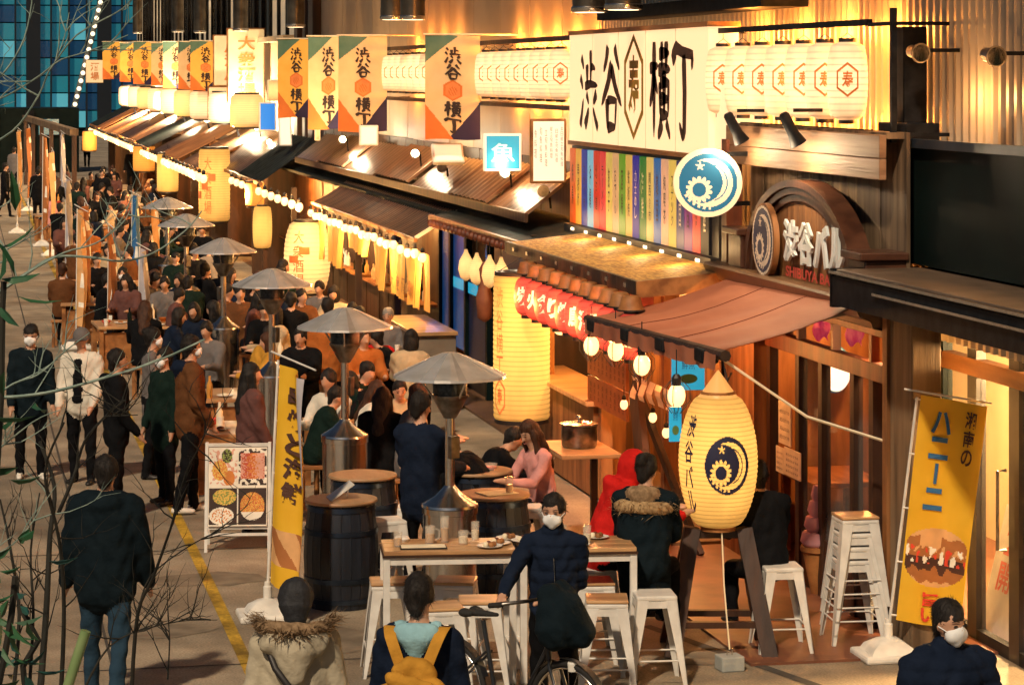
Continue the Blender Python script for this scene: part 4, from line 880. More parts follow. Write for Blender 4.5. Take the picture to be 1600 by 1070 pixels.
# ================================================================== far stalls
fs = thing('far_stalls', 'far row of low stalls with orange lit brown roofs', 'stall', (6.5, 62, 0))
rr = random.Random(3)
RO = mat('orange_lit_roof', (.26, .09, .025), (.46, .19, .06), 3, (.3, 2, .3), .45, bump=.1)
yy = 53.5
while yy < 116:
    ln = rr.uniform(4, 7); dz = rr.uniform(-.08, .1); X1 = (6.0 if yy < 60 else 5.5)+rr.uniform(-.05, .1)
    corrug(fs, 'roof_sheet', (RO, TIN, DARKROOF)[rr.choice((0, 0, 0, 1, 2))], 7.2, 3.05+dz, X1, 2.2+dz, yy, yy+ln-.1, .4, .02)
    m = MB(); m.bar((X1-.02, yy, 2.15+dz), (X1-.02, yy+ln-.1, 2.15+dz), .07); m.build('eave_pole', WOOD, fs)
    m = MB(); m.box(7.25, 7.35, yy, yy+ln-.05, .0, 2.5); m.build('wall', WOODV, fs)
    m = MB(); m.box(6.3, 7.25, yy+ln-.15, yy+ln-.08, 0, 2.4); m.build('partition', DARKWOOD, fs)
    yy += ln
for i in range(62):
    y_ = 47+i*1.1; X_ = 5.95 if y_ < 60 else 5.42
    q = bulb_thing(Vector((X_, y_, 2.02)), 'small bright bulb on the far eaves, %s from the near end' % nth(i), 'bulb string along the far eaves', r=.085 if y_ > 60 else .07, cord=.05, mt=BULB)
    if i % 7 == 0: lamp(q, Vector((X_-.2, y_, 1.9)), 80, (1, .5, .15))
for i in range(9):
    y_ = 62+i*5.6; a = Vector((6.6, y_, 3.15)); lantern(a, .4, .8, LANTW if i % 3 else LANT, 'square-shouldered lit lantern above the far roofs, %s from the near end' % ORD[i], 'lanterns above the far roofs', 'roof_lantern', 6, shape=.12, capr=.7, cord=.0)
    m = MB()
for i in range(6):
    p = Vector((6.75, 66+i*8, 3.0)); t = thing('roof_floodlight', 'burning floodlight above the far roofs, %s from the near end' % ORD[i], 'floodlight', p, 0, 'floodlights above the far roofs')
    MB().ball((0, -.1, .2), .13, n=10).local('lamp', BULBW, t); m = MB(); m.tube([(.1, 0, -.2), (0, 0, .16)], .03, 6); m.local('arm', BLACKMETAL, t)
    lamp(t, p+Vector((-.1, -.5, .4)), 150, (1, .75, .45))
for i, (px, py, w_, h_, c) in enumerate(((148, 112, .9, 1.2, LANTW), (365, 95, 1.0, 1.3, LANTW), (385, 105, .9, 1.9, LANTW), (350, 160, .8, .8, LANT), (378, 160, .5, 1.2, WHITELIT))):
    p = fp(px, py, 7.0); t = thing('lit_box_sign', 'cream lit box sign, ' + ('beside the farthest banner', 'left of two tall ones past the dark pillar', 'tallest, right of the amber lit banner', 'low above the far roofs', 'slim, left of the blue screen sign')[i], 'sign', p, 0, 'lit box signs on the far wall')
    MB().box(-w_/2, w_/2, 0, .15, -h_/2, h_/2, ch=.03).local('face', mat('dim_lit_face', (.5, .4, .26), (.6, .5, .34), 3, emit=(.8, .5, .2), es=.8), t); mm = MB(); vtext(mm, ('酒場', '居酒屋', '大衆酒場', '肴', '串焼')[i], 0, w_*.5, h_*.42, -h_*.42, lambda u, v: Vector((u, -.01, v)), 0, .02); mm.local('lettering', PINK, t); MB().box(-w_/2-.03, w_/2+.03, .15, .2, -h_/2-.03, h_/2+.03).local('back', WOOD, t)
# ================================================================== patio heaters
def heater_proto():
    t = thing('patio_heater', 'x', 'heater', (0, 0, 0), 0, 'steel patio heaters along the seating')
    MB().lathe([(.24, 0), (.25, .02), (.25, .05), (.2, .06)], 28).local('foot_plate', STEELD, t, 30)
    MB().lathe([(.215, .05), (.215, .9), (.225, .905), (.225, .95), (.215, .955)], 32).local('tank_housing', STEEL, t, 30)
    MB().lathe([(.23, .955), (.225, .975), (.12, 1.04), (.06, 1.1), (.045, 1.12)], 32).local('housing_lid', STEEL, t, 30)
    MB().lathe([(.038, 1.1), (.038, 1.72)], 16).local('pole', STEEL, t, 40)
    m = MB(); m.box(-.045, .045, -.08, -.03, 1.34, 1.52, ch=.008); m.local('control_box', STEELD, t)
    MB().lathe([(.05, 1.66), (.075, 1.7), (.13, 1.8), (.15, 1.83), (.15, 1.845)], 24).local('burner_cone', STEELD, t, 35)
    MB().lathe([(.135, 1.845), (.14, 1.95), (.13, 1.97)], 24).local('emitter_screen', mat('emitter_mesh', (.03, .035, .04), (.07, .08, .09), 30, rough=.4, metal=.8), t, 35)
    n = 44; prof = [(.02, 2.185), (.06, 2.18), (.14, 2.15), (.45, 2.005), (.455, 1.985), (.44, 1.985), (.12, 2.12), (.02, 2.14)]
    MB().lathe(prof, n, rib=lambda k: 1+.008*(k % 2), mi=[(0, 0, 0, 1, 1, 0, 0, 0, 2, 0, 0)[k % 11] for i in range(7) for k in range(44)]+[0, 0]).local('reflector_hood', [mat('hood_steel', (.6, .57, .52), (.78, .75, .7), 5, (1, 1, 3), .3, .55, bump=.08), mat('hood_steel_light_reflection', (.7, .68, .64), (.85, .83, .8), 6, rough=.22, metal=.6), mat('hood_steel_dark_reflection', (.46, .44, .4), (.6, .57, .52), 6, rough=.35, metal=.6)], t, 4)  # lighter and darker segments paint reflections onto the hood
    for k in range(3):
        a = k*2.09+.5; m = MB(); m.tube([(.14*math.cos(a), .14*math.sin(a), 1.83), (.3*math.cos(a), .3*math.sin(a), 2.05)], .009, 6); m.local('strut', STEEL, t)
    return t
HP = [(703, 588, 'nearest steel patio heater standing behind the white tables'), (539, 512, 'second steel patio heater standing behind the dark barrels'), (425, 446, 'third patio heater beside the yellow flag'), (349, 394, 'fourth patio heater above the brown jacket man'), (291, 353, 'fifth patio heater among the crowded tables'), (262, 325, 'sixth, farthest clear patio heater')]
ht = None
for px, py, lab in HP:
    d = 2.41*FPX/(py-117); p = zp(px, 0, d); p.z = 0
    if ht is None: ht = heater_proto(); o = ht; o.location = p; o['label'] = lab; o.rotation_euler[2] = .4
    else: clone(ht, p, random.uniform(0, 6), lab)
# ================================================================== barrels
BARR = mat('blue_black_stave', (.004, .006, .011), (.016, .022, .036), 6, (2, 2, .2), .42, bump=.2)
BTOP = mat('barrel_top_wood', (.3, .17, .08), (.45, .27, .14), 8, (1, .2, 1), .5, bump=.1)
def barrel(px, py, lab, h=.86, r=.27):
    p = gp(px, py, h); t = thing('barrel_table', lab, 'barrel', (p.x, p.y, 0), 0, 'barrel tables')
    R_ = lambda z: r*(1+.16*math.sin(math.pi*z/h)); n = 22
    for k in range(n):
        a0, a1 = 2*math.pi*k/n+.006, 2*math.pi*(k+1)/n-.006; m = MB(); vs = []
        for j in range(7):
            z = h*j/6
            for a in (a0, a1): vs += [(R_(z)*math.cos(a), R_(z)*math.sin(a), z), ((R_(z)-.02)*math.cos(a), (R_(z)-.02)*math.sin(a), z)]
        fs_ = []
        for j in range(6):
            b = j*4; fs_ += [(b, b+2, b+6, b+4), (b+3, b+1, b+5, b+7), (b+1, b, b+4, b+5), (b+2, b+3, b+7, b+6)]
        m.add(vs, fs_+[(0, 1, 3, 2), (24, 26, 27, 25)]); m.local('stave', BARR, t, 40)
    for z in (.05, .22, h-.25, h-.06):
        MB().lathe([(R_(z)+.001, z), (R_(z)+.008, z), (R_(z+.04)+.008, z+.04), (R_(z+.04)+.001, z+.04)], 32).local('hoop', mat('barrel_hoop', (.02, .03, .05), (.05, .07, .11), 5, rough=.3, metal=.8), t, 40)
    MB().lathe([(r+.03, h), (r+.035, h+.012), (r+.03, h+.025)], 32).local('table_top', BTOP, t, 40)
    return p
b1 = barrel(533, 783, 'dark barrel table with an open menu on top, nearest the yellow flag')
b2 = barrel(567, 745, 'dark barrel table behind the second heater')
b3 = barrel(772, 775, 'dark barrel table right of the nearest heater')
b4 = barrel(748, 738, 'barrel table with drinks beside the hunched guests')
# ================================================================== tables and stools
TH = .97
fl, bl, fr, brr = gp(598, 862, TH), gp(575, 843, TH), gp(997, 855, TH), gp(962, 833, TH)
ex = (fr-fl).normalized(); ang = math.atan2(ex.y, ex.x); dep = .52; Wt = (fr-fl).length
def white_table(t, w_, d_):
    for k in range(3):
        m = MB(); m.box(.01, w_-.01, d_*k/3+.003, d_*(k+1)/3-.003, TH-.03, TH, ch=.004); m.local('table_plank', TABLEWOOD, t)
    m = MB(); m.box(0, w_, -.008, d_+.008, TH-.045, TH-.03); m.local('table_edge', DARKWOOD, t)
    for x in (.03, w_-.03):
        for y_ in (.03, d_-.03): MB().box(x-.025, x+.025, y_-.025, y_+.025, 0, TH-.045, ch=.004).local('leg', WHITEMETAL, t)
    for y_ in (.03, d_-.03): MB().box(.055, w_-.055, y_-.018, y_+.018, TH-.1, TH-.046).local('apron', WHITEMETAL, t)
    for x in (.03, w_-.03):
        MB().box(x-.018, x+.018, .055, d_-.055, TH-.1, TH-.046).local('apron', WHITEMETAL, t); MB().box(x-.015, x+.015, .055, d_-.055, .22, .25).local('stretcher', WHITEMETAL, t)
wa = thing('high_table', 'white framed high table with wooden top and glasses, left of the cyclist', 'table', fl, ang, 'white high tables'); wa.location.z = 0; WM[wa.name] = Matrix.Translation((fl.x, fl.y, 0)) @ Matrix.Rotation(ang, 4, 'Z')
white_table(wa, Wt*.525, dep)
q = fl+ex*Wt*.535; wb = thing('high_table', 'white framed high table behind the cyclist, glowing orange top', 'table', (q.x, q.y, 0), ang, 'white high tables'); white_table(wb, Wt*.465, dep)
SH = .68
def stool_proto(wood=True):
    t = thing('stool', 'x', 'stool', (0, 0, 0), 0, 'white metal stools')
    s = .15
    if wood: MB().box(-s, s, -s, s, SH-.022, SH, ch=.008).local('seat_pad', TABLEWOOD, t)
    m = MB(); m.box(-s+.002, s-.002, -s+.002, s-.002, SH-.06, SH-.0225, ch=.012); m.local('seat_frame', WHITEMETAL, t)
    f = .215
    for sx in (-1, 1):
        for sy_ in (-1, 1):
            m = MB()
            for dx, dy in ((1, 0), (0, 1)):
                top = Vector((sx*s*.97, sy_*s*.97, SH-.05)); bot = Vector((sx*f, sy_*f, 0)); o_ = Vector((-sx*dx, -sy_*dy, 0))
                vs = [top, top+o_*.085, bot+o_*.028, bot]; n_ = Vector((-sx*dy, -sy_*dx, 0))*.006
                m.add(vs+[p_+n_ for p_ in vs], [(0, 1, 2, 3), (7, 6, 5, 4), (0, 4, 5, 1), (1, 5, 6, 2), (2, 6, 7, 3), (3, 7, 4, 0)])
            m.local('leg', WHITEMETAL, t)
    for a in range(4):
        sx, sy_ = ((1, 1), (-1, 1), (-1, -1), (1, -1))[a]; tx, ty = ((-1, 1), (-1, -1), (1, -1), (1, 1))[a]; z = .2; k = f-(f-s)*z/SH-.012
        m = MB(); m.tube([(sx*k, sy_*k, z), (tx*k, ty*k, z)], .007, 6); m.local('stretcher', WHITEMETAL, t)
        k2 = s-.004; m = MB(); m.box(*((-.075, .075, sy_*k2-.003, sy_*k2+.003) if sx*tx < 0 else (sx*k2-.003, sx*k2+.003, -.075, .075)), SH-.11, SH-.06); m.local('skirt', WHITEMETAL, t)
    return t
so1 = stool_proto(); sm = stool_proto(False); first = {0: True, 1: True}
def stool(p, rz, lab, wood=True, grp=None, z=0):
    k = 0 if wood else 1; src = so1 if wood else sm; p = Vector((p.x, p.y, z))
    if first[k]: first[k] = False; o = src; o.location = p; o.rotation_euler[2] = rz; o['label'] = lab
    else: o = clone(src, p, rz, lab)
    if grp: o['group'] = grp
    return o
for px, py, rz, lab in ((610, 905, .1, 'wooden seated white stool under the left end of the white tables'), (712, 904, -.1, 'wooden seated white stool behind the middle of the white tables'), (750, 934, .05, 'wooden seated white stool in front of the tables by the bicycle saddle'), (688, 944, .2, 'white stool half hidden behind the light blue hood'),
        (948, 932, .0, 'wooden seated white stool right of the cyclist, nearest'), (926, 905, .1, 'wooden seated white stool right of the cyclist, behind the nearest')):
    stool(gp(px, py, SH), rz-YAW, lab)
for px, py, rz, lab in ((603, 806, .3, 'small white stool beside the nearest barrel'), (648, 786, .0, 'white stool left of the nearest heater'), (824, 786, .2, 'white stool glowing blue right of the barrels'), (1220, 877, .1, 'white metal stool under the dark guest right of the moon lantern'), (1022, 920, .1, 'white metal stool under the fur hooded guest'), (925, 880, .3, 'white stool under the red hoodie guest')):
    stool(gp(px, py, SH), rz-YAW, lab, False)
p = gp(1332, 1003); 
for i in range(4): stool(p+Vector((.006*i, -.004*i, 0)), .12-YAW+.02*i, 'white stool in the tall stack, %s' % ('at the bottom', 'second from the bottom', 'third from the bottom', 'on top')[i], i == 3, 'stacked white stools', .105*i)
# things on the white tables
TX = Matrix.Translation((fl.x, fl.y, TH)) @ Matrix.Rotation(ang, 4, 'Z')
GLSW = mat('drinking_glass', (.85, .8, .7), rough=.06, alpha=.22, spec=1)
def on_table(x, y_, nm, lab, cat, fn, grp=None):
    t = thing(nm, lab, cat, TX @ Vector((x, y_, .0)), ang, grp); fn(t); return t
EXTRA = [(.12, .2), (.7, .4), (.78, .1), (.95, .42), (1.34, .36), (1.5, .15), (1.6, .4), (1.42, .1)]
def glass(h, r, fill, handle=False):
    def f(t):
        MB().lathe([(r*.85, .002), (r, h), (r*.94, h), (r*.8, .012)], 16).local('glass', GLSW, t, 40)
        MB().lathe([(r*.78, .013), (r*.86, h*.55)], 14).local('drink', fill, t, 40)
        if handle: m = MB(); m.tube([(r*.9, 0, h*.85), (r*1.7, 0, h*.75), (r*1.7, 0, h*.3), (r*.9, 0, h*.2)], .009, 6); m.local('handle', GLSW, t, 60)
    return f
AMB = rgb('amber_drink', (.5, .24, .05), .2)
on_table(.36, .3, 'beer_mug', 'glass mug with handle left of the tall beer glass', 'glass', glass(.13, .04, AMB, True), 'glasses on the white table')
on_table(.47, .34, 'tall_glass', 'tall amber beer glass on the white table', 'glass', glass(.19, .035, AMB), 'glasses on the white table')
on_table(.6, .25, 'tumbler', 'short tumbler right of the beer glass', 'glass', glass(.1, .04, CREAM, True), 'glasses on the white table')
on_table(1.22, .22, 'chopstick_cup', 'brown cup holding chopsticks beside the cyclist shoulder', 'cup', lambda t: (MB().lathe([(.03, 0), (.038, .08), (.034, .08), (.02, .02)], 14).local('cup', WOOD, t, 40), [MB().tube([(0, 0, .02), (.02*math.cos(k), .02*math.sin(k), .2)], .004, 5).local('chopstick', CREAM, t) for k in range(5)]))
def plate(t):
    MB().lathe([(.04, 0), (.09, .014), (.095, .018), (.04, .01)], 20).local('dish', WHITE, t, 40)
    for k in range(4): MB().ball((.03*math.cos(k*1.7), .03*math.sin(k*1.7), .025), .022, n=8).local('food', (WOOD, REDWOOD, CREAM)[k % 3], t, 60)
on_table(.85, .22, 'small_plate', 'small white plate with food scraps at the table middle', 'plate', plate, 'plates on the white table')
on_table(1.05, .3, 'small_plate', 'small white plate near the cyclist on the table', 'plate', plate, 'plates on the white table')
on_table(.16, .42, 'round_dish', 'pale round dish near the left table end', 'dish', lambda t: MB().lathe([(.05, 0), (.06, .02), (.05, .035), (.01, .04)], 20).local('dish', WHITE, t, 40))
on_table(.3, .12, 'menu_folder', 'black edged menu folder lying on the white table', 'menu', lambda t: (MB().box(-.17, .17, -.06, .08, .001, .012).local('cover', BLACK, t), MB().box(-.16, .16, -.055, .075, .0125, .016).local('page', CREAM, t)))
for k, (x_, y_) in enumerate(EXTRA):
    w5 = ('amber tumbler', 'empty clear glass', 'sauce dish', 'oyster bowl')[k % 4]
    on_table(x_, y_, 'table_item', '%s on the white tables, %s from the left' % (w5, ORD[sorted(e[0] for e in EXTRA).index(x_)]), 'tableware', glass(.11, .034, AMB) if k % 4 == 0 else (glass(.14, .032, CREAM) if k % 4 == 1 else plate), 'tableware on the white tables')
# menus and drinks on barrels
t = thing('open_menu', 'open white menu stand propped on the nearest barrel', 'menu', (b1.x, b1.y, .886), -YAW)
m = MB(); m.bar((-.1, -.05, .0), (.09, .0, .13), .2, .012, up=(0, 0, 1)); m.local('card', WHITE, t); m = MB(); m.bar((.05, .02, 0), (.06, .02, .1), .012); m.local('prop', STEEL, t)
for q, lab, ox in ((b4, 'stemmed glass on the barrel by the hunched guests', -.05), (b3, 'small glass on the barrel right of the heater', .12), (b4, 'red bowl on the barrel by the hunched guests', .1)):
    t = thing('barrel_drink', lab, 'glass' if 'bowl' not in lab else 'bowl', (q.x+ox, q.y-.05, .886)); glass(.14 if 'bowl' not in lab else .06, .035 if 'bowl' not in lab else .06, AMB if 'bowl' not in lab else LETR)(t)
t = thing('barrel_menu', 'flat menu sheets on the barrel right of the heater', 'menu', (b3.x+.02, b3.y, .888), .3); MB().box(-.15, .15, -.12, .1, 0, .006).local('sheet', CREAM, t)
# ================================================================== big moon lantern on timber stand
lp = gp(1122, 1015); LZ0, LZ1 = .95, 1.95
MNAV = rgb('lantern_navy_print', (.012, .014, .05), .6)
def moonpr(mm, on):
    a0 = R(253)+.26; vc = .5; ra = .62; rb = .235
    mm.grid(lambda u, v: on(a0+(u*2-1)*ra, vc+(v*2-1)*rb, .006), 64, 64, lambda u, v: (lambda q: 0 if q in (2,) or (q == 1 and math.hypot(u*2-1, v*2-1) > .86 and False) else None)(logo((u*2-1)*.99, (v*2-1)*.99)))
    vtext(mm, '渋谷バル', a0-1.06, .3, .88, .12, lambda u, v: on(u, v, .006), 0, .02)
mn = lantern(Vector((lp.x, lp.y, LZ0)), .305, LZ1-LZ0, LANTY, 'big yellow paper lantern with navy moon emblem on a timber stand', None, 'moon_lantern', 26, moonpr, MNAV, caps=WOOD, shape=.5, n=36, capr=.42, cord=0)
m = MB(); m.lathe([(.13, LZ1-LZ0+.02), (.155, LZ1-LZ0-.02), (.02, LZ1-LZ0+.17), (.005, LZ1-LZ0+.19)], 24); m.local('rain_cap', mat('amber_plastic', (.45, .25, .1), rough=.3, emit=(.8, .34, .08), es=.8), mn, 30)
mm = MB(); 
for k in range(7): mm.add([(.17*math.cos(R(253)-.5+k*.15+d), .17*math.sin(R(253)-.5+k*.15+d), z) for d, z in ((0, .98), (.08, .98), (.08, 1.02), (0, 1.02))], [(0, 1, 2, 3)])
st_ = thing('lantern_stand', 'dark timber trestle stand carrying the big moon lantern', 'stand', (lp.x, lp.y, 0), -YAW)
for sx in (-1, 1):
    for sy_ in (-1, 1):
        m = MB(); m.bar((sx*.37, sy_*.3, 0), (sx*.2, sy_*.02, LZ0-.02), .12, .07, up=(0, 1, 0)); m.local('leg', DARKWOOD, st_)
    m = MB(); m.bar((sx*.33, -.24, .2), (sx*.33, .24, .2), .05); m.local('stretcher', DARKWOOD, st_)
for y_ in (-.22, .22): m = MB(); m.bar((-.32, y_, .24), (.32, y_, .24), .06, .045); m.local('cross_bar', DARKWOOD, st_)
m = MB(); m.bar((-.26, 0, LZ0-.06), (.26, 0, LZ0-.06), .06); m.local('top_bar', DARKWOOD, st_)
wp = gp(1140, 1046); t = thing('concrete_weight', 'grey concrete block anchoring the moon lantern', 'weight', (wp.x, wp.y, 0), .3-YAW)
MB().box(-.09, .09, -.08, .08, 0, .11, ch=.01).local('block', mat('grey_concrete', (.3, .33, .33), (.4, .42, .4), 8, rough=.8, bump=.2), t); m = MB(); m.tube([(-.02, 0, .1), (-.02, 0, .15), (.02, 0, .15), (.02, 0, .1)], .006, 6); m.local('eye_ring', STEEL, t)
rp = MB(); rp.tube([Vector((lp.x, lp.y-.1, LZ0-.02)), Vector((lp.x*.6+wp.x*.4, lp.y*.6+wp.y*.4-.04, .55)), Vector((wp.x, wp.y, .15))], .006, 5)
tag(rp.build('anchor_rope', CREAM), 'thin pale rope tying the moon lantern to the block', 'rope')
wr = MB(); a, b, c_ = B1+Vector((0, 0, -.06)), Vector((lp.x+.1, lp.y-.02, 2.02)), fp(1392, 692, 7.05)
wr.tube([B0.lerp(B1, .3)+Vector((0, 0, -.08)), a, a.lerp(c_, .5)+Vector((0, 0, -.12)), c_], .012, 5); tag(wr.build('lamp_cable', CREAM), 'pale cable sagging from the awning to the timber pillar', 'cable')
wr = MB(); wr.tube([a, b.lerp(a, .4)+Vector((0, 0, -.05)), b+Vector((.0, 0, .1))], .008, 5); tag(wr.build('lantern_cable', BLACK), 'short cable from the awning corner to the moon lantern', 'cable')
# ================================================================== flag stands
NY = mat('flag_yellow', (.72, .4, .012), (.8, .48, .03), 2.5, rough=.75); NW = rgb('flag_white', (.8, .76, .66), .7); NR = rgb('flag_red', (.62, .05, .02), .7); NB = rgb('bun_brown', (.34, .12, .03), .7); NBL = rgb('bun_light', (.62, .34, .14), .7); NK = rgb('flag_dark', (.06, .02, .01), .7); NBu = rgb('flag_blue', (.02, .12, .3), .7); NG = rgb('flag_grey', (.4, .38, .42), .7)
FM = [NY, NW, NR, NB, NBL, NK, NBu, NG]
def base_block(t, s=.24):
    m = MB(); m.box(-s, s, -s*.85, s*.85, 0, .06, ch=.02); m.local('base_lower', WHITE, t)
    m = MB(); m.lathe([(s*1.2, .05), (s*1.0, .1), (s*.5, .15), (s*.2, .165), (.05, .17)], 4, T=Matrix.Rotation(R(45), 4, 'Z'), sx=1, sy=.85); m.local('base_top', WHITE, t, 40)
    MB().lathe([(.035, .16), (.035, .26), (.025, .27), (.025, .3)], 12).local('socket', WHITE, t, 40)
def flagstand(p, top, rz, lab, wd, h, ztop, fun, nm='flag_stand', nu=60, nv=170, txt=None, fold=.05, grp='flag stands'):
    # top = offset of the pole head from the base
    t = thing(nm, lab, 'flag', (p.x, p.y, 0), 0, grp); base_block(t)
    top = Vector(top); m = MB(); m.tube([(0, 0, .2), top*.98+Vector((0, 0, .0))], [.013, .011], 8); m.local('pole', WHITEMETAL, t)
    dx = Vector((math.cos(rz), math.sin(rz), 0)); nrm = Vector((math.sin(rz), -math.cos(rz), 0))
    m = MB(); m.tube([top-dx*.1+Vector((0, 0, .02)), top+dx*(wd+.02)-Vector((0, 0, .08))], .008, 6); m.local('crossbar', WHITEMETAL, t)
    pole = lambda z: top*(z/top.z)
    def cf(u, v, o=0):
        q = pole(ztop-h*(1-v))+dx*(wd*u*(1-fold*.6*(1-v)))+Vector((0, 0, -.08*u))
        return q+nrm*(fold*math.sin(u*7+v*2.2)*u+fold*.6*math.sin(v*5+u*3)*u+o)
    m = MB(); m.grid(lambda u, v: cf(u*.93+.05, v), nu, nv, fun); m.local('cloth', FM, t, 80)
    for k in range(5):
        q = cf(.05, .02+.24*k); q2 = pole(ztop-h*(1-(.02+.24*k))); m = MB(); m.tube([q2-dx*.015, q], .007, 5); m.local('flag_loop', WHITE, t)
    if txt: txt(t, lambda u, v, o=.012: cf(u*.93+.05, v, o))
    return t
def hotdog(u, v):
    x, y = u-.5, v; w_ = noise.noise(Vector((u*9, v*20, 1)))*.03
    if .44 > y > .16:
        e = (x/.47)**2
        if y > .345+w_*.3 and e+((y-.345)/.085)**2 < 1:
            q = noise.noise(Vector((u*5, v*16, 4))); return 4 if (y-.345)/.085 > .55+q*.3 or (abs(x+.1) < .16 and q > -.1) else 3
        if .27 < y <= .345+w_*.3 and abs(x) < .46:
            q = noise.noise(Vector((u*11, v*26, 7))); return 1 if q > .22 else (2 if q < -.28 else (4 if y > .32 and q > 0 else (5 if y < .3 else 3)))
        if y <= .27 and e+((y-.27)/.1)**2 < 1: return 5 if y > .245+w_ else (3 if y > .19+w_ else 4)
    return 0
def nb_text(t, mp):
    mm = MB(); vtext(mm, 'ハニーニ', .36, .3, .95, .5, lambda u, v: mp(u, v), 0, .03); mm.local('lettering', NBu, t)
    mm = MB(); vtext(mm, '湘南の', .78, .16, .97, .72, lambda u, v: mp(u, v), 0, .02); mm.local('small_lettering', NK, t)
    mm = MB(); vtext(mm, '旨い', .5, .28, .15, .01, lambda u, v: mp(u, v), 0, .03); mm.local('red_lettering', NR, t)
p = gp(1388, 1028); tp = zp(1434, 612, 19.5)-p
flagstand(p, tp, -YAW-.1, 'yellow hot dog flag on a leaning white pole beside the glass shop', .52, 1.72, tp.z-.02, hotdog, txt=nb_text, fold=.045)
def yflag(u, v):
    if v < .3: return (3 if math.sin(u*9+v*30) > .2 else 4) if v < .26 and v > .1 else 0
    return 7 if u > .86 and v > .5 else 0
def yf_text(t, mp):
    mm = MB(); vtext(mm, '串焼と海鮮', .45, .42, .93, .38, lambda u, v: mp(u, v), 0, .04); mm.local('lettering', NK, t)
p = gp(418, 966); flagstand(p, (.1, .1, 2.12), R(-62), 'yellow flag with black brush characters seen nearly edge on', .5, 1.75, 2.05, yflag, txt=yf_text, fold=.09)
# far narrow flags
def pf(c):
    c = {1: 4, 4: 3}.get(c, c); return lambda u, v: (1 if abs(u-.5) < .2 and int(v*9) % 2 and .15 < v < .9 else c)
FF = [(27, 365, 200, 1), (66, 385, 210, 4), (80, 400, 232, 1), (102, 470, 275, 7), (119, 545, 322, 1), (131, 540, 312, 4), (168, 560, 350, 4), (216, 560, 382, 7), (44, 330, 196, 4), (95, 345, 205, 7), (205, 480, 300, 6), (240, 470, 305, 1)]
for i, (px, yg, yt, c) in enumerate(FF):
    p = gp(px, yg); d = FPX*CAMH/(yg-117); h = CAMH-(yt-117)*d/FPX
    flagstand(p, (.02, .03, h), R(-75+12*math.sin(i*2.1)), 'thin %s flag on a white pole at the seating edge, %s in from the left' % ({4: 'brown', 7: 'grey', 6: 'blue'}.get(c, 'tan'), ORD[sorted(x[0] for x in FF).index(px)]), .34, h*.8, h-.05, pf(c), 'narrow_flag', 6, 24, fold=.1, grp='narrow flags along the seating edge')
# ================================================================== A-frame food sign
p = gp(371, 862); t = thing('food_signboard', 'white A-frame signboard with four food pictures', 'signboard', (p.x, p.y, 0), -YAW+.06)
wd, hb_ = .29, .98
for sgn in (1, -1):
    for sx in (-1, 1): m = MB(); m.bar((sx*wd, -sgn*.22+.2, 0), (sx*wd, -sgn*.02+.2, hb_), .028, .028); m.local('leg', WHITEMETAL, t)
    for z in (.16, hb_-.02, .22): m = MB(); k = 1-z/hb_; m.bar((-wd, -sgn*(.02+.2*k)+.2, z), (wd, -sgn*(.02+.2*k)+.2, z), .024); m.local('rail', WHITEMETAL, t)
BP = lambda u, v, o=0: Vector((-wd+.02+(2*wd-.04)*u, -.01+.175*v+.006-o, .24+.7*v))
DK = rgb('photo_dark', (.03, .012, .008)); OR = rgb('photo_orange', (.55, .18, .03)); PK = rgb('photo_pink', (.6, .3, .22)); GN = rgb('photo_green', (.2, .26, .05)); YE = rgb('photo_gold', (.62, .4, .08)); WH = rgb('photo_white', (.72, .66, .56)); RD = rgb('photo_red', (.45, .06, .03))
def food(u, v):
    iu, iv = int(u*2), int(v*2); x, y = (u*2) % 1, (v*2) % 1
    if min(x, y, 1-x, 1-y) < .03: return 5
    nz = noise.noise(Vector((u*16, v*22, 3))); n2 = noise.noise(Vector((u*34, v*46, 9)))
    if iu == 0 and iv == 1:
        if math.hypot(x-.38, y-.42) < .26: return 4 if n2 > 0 else 1
        if math.hypot(x-.7, y-.22) < .2: return 1
        if math.hypot(x-.62, y-.78) < .18: return 0 if n2 > 0 else 3
        return 2 if nz > .15 else 5
    if iu == 1 and iv == 1:
        if abs(x-.5) < .42 and .2 < y < .85: return (2, 6, 1, 2)[int((x*5+n2*2)) % 4]
        return 0 if nz > 0 else 5
    if iu == 0:
        if ((x-.55)/.4)**2+((y-.74)/.2)**2 < 1: return 4 if n2 > -.1 else 3
        if ((x-.45)/.42)**2+((y-.26)/.22)**2 < 1: return (1 if n2 > .12 else 5) if ((x-.45)/.36)**2+((y-.26)/.18)**2 < 1 else 5
        return 0
    if ((x-.5)/.42)**2+((y-.5)/.36)**2 < 1: return (1, 4, 6)[int(abs(n2*5)) % 3] if y > .35 else 5
    return 0
m = MB(); m.grid(lambda u, v: BP(u, v, .006), 90, 112, food); m.local('food_pictures', [DK, OR, PK, GN, YE, WH, RD], t)
m = MB(); a_ = [BP(u, v, -.012) for u, v in ((0, 0), (1, 0), (1, 1), (0, 1))]; b_ = [BP(u, v, .004) for u, v in ((0, 0), (1, 0), (1, 1), (0, 1))]; m.add(b_+a_, [(0, 1, 2, 3), (7, 6, 5, 4), (0, 4, 5, 1), (1, 5, 6, 2), (2, 6, 7, 3), (3, 7, 4, 0)]); m.local('panel', WHITE, t)
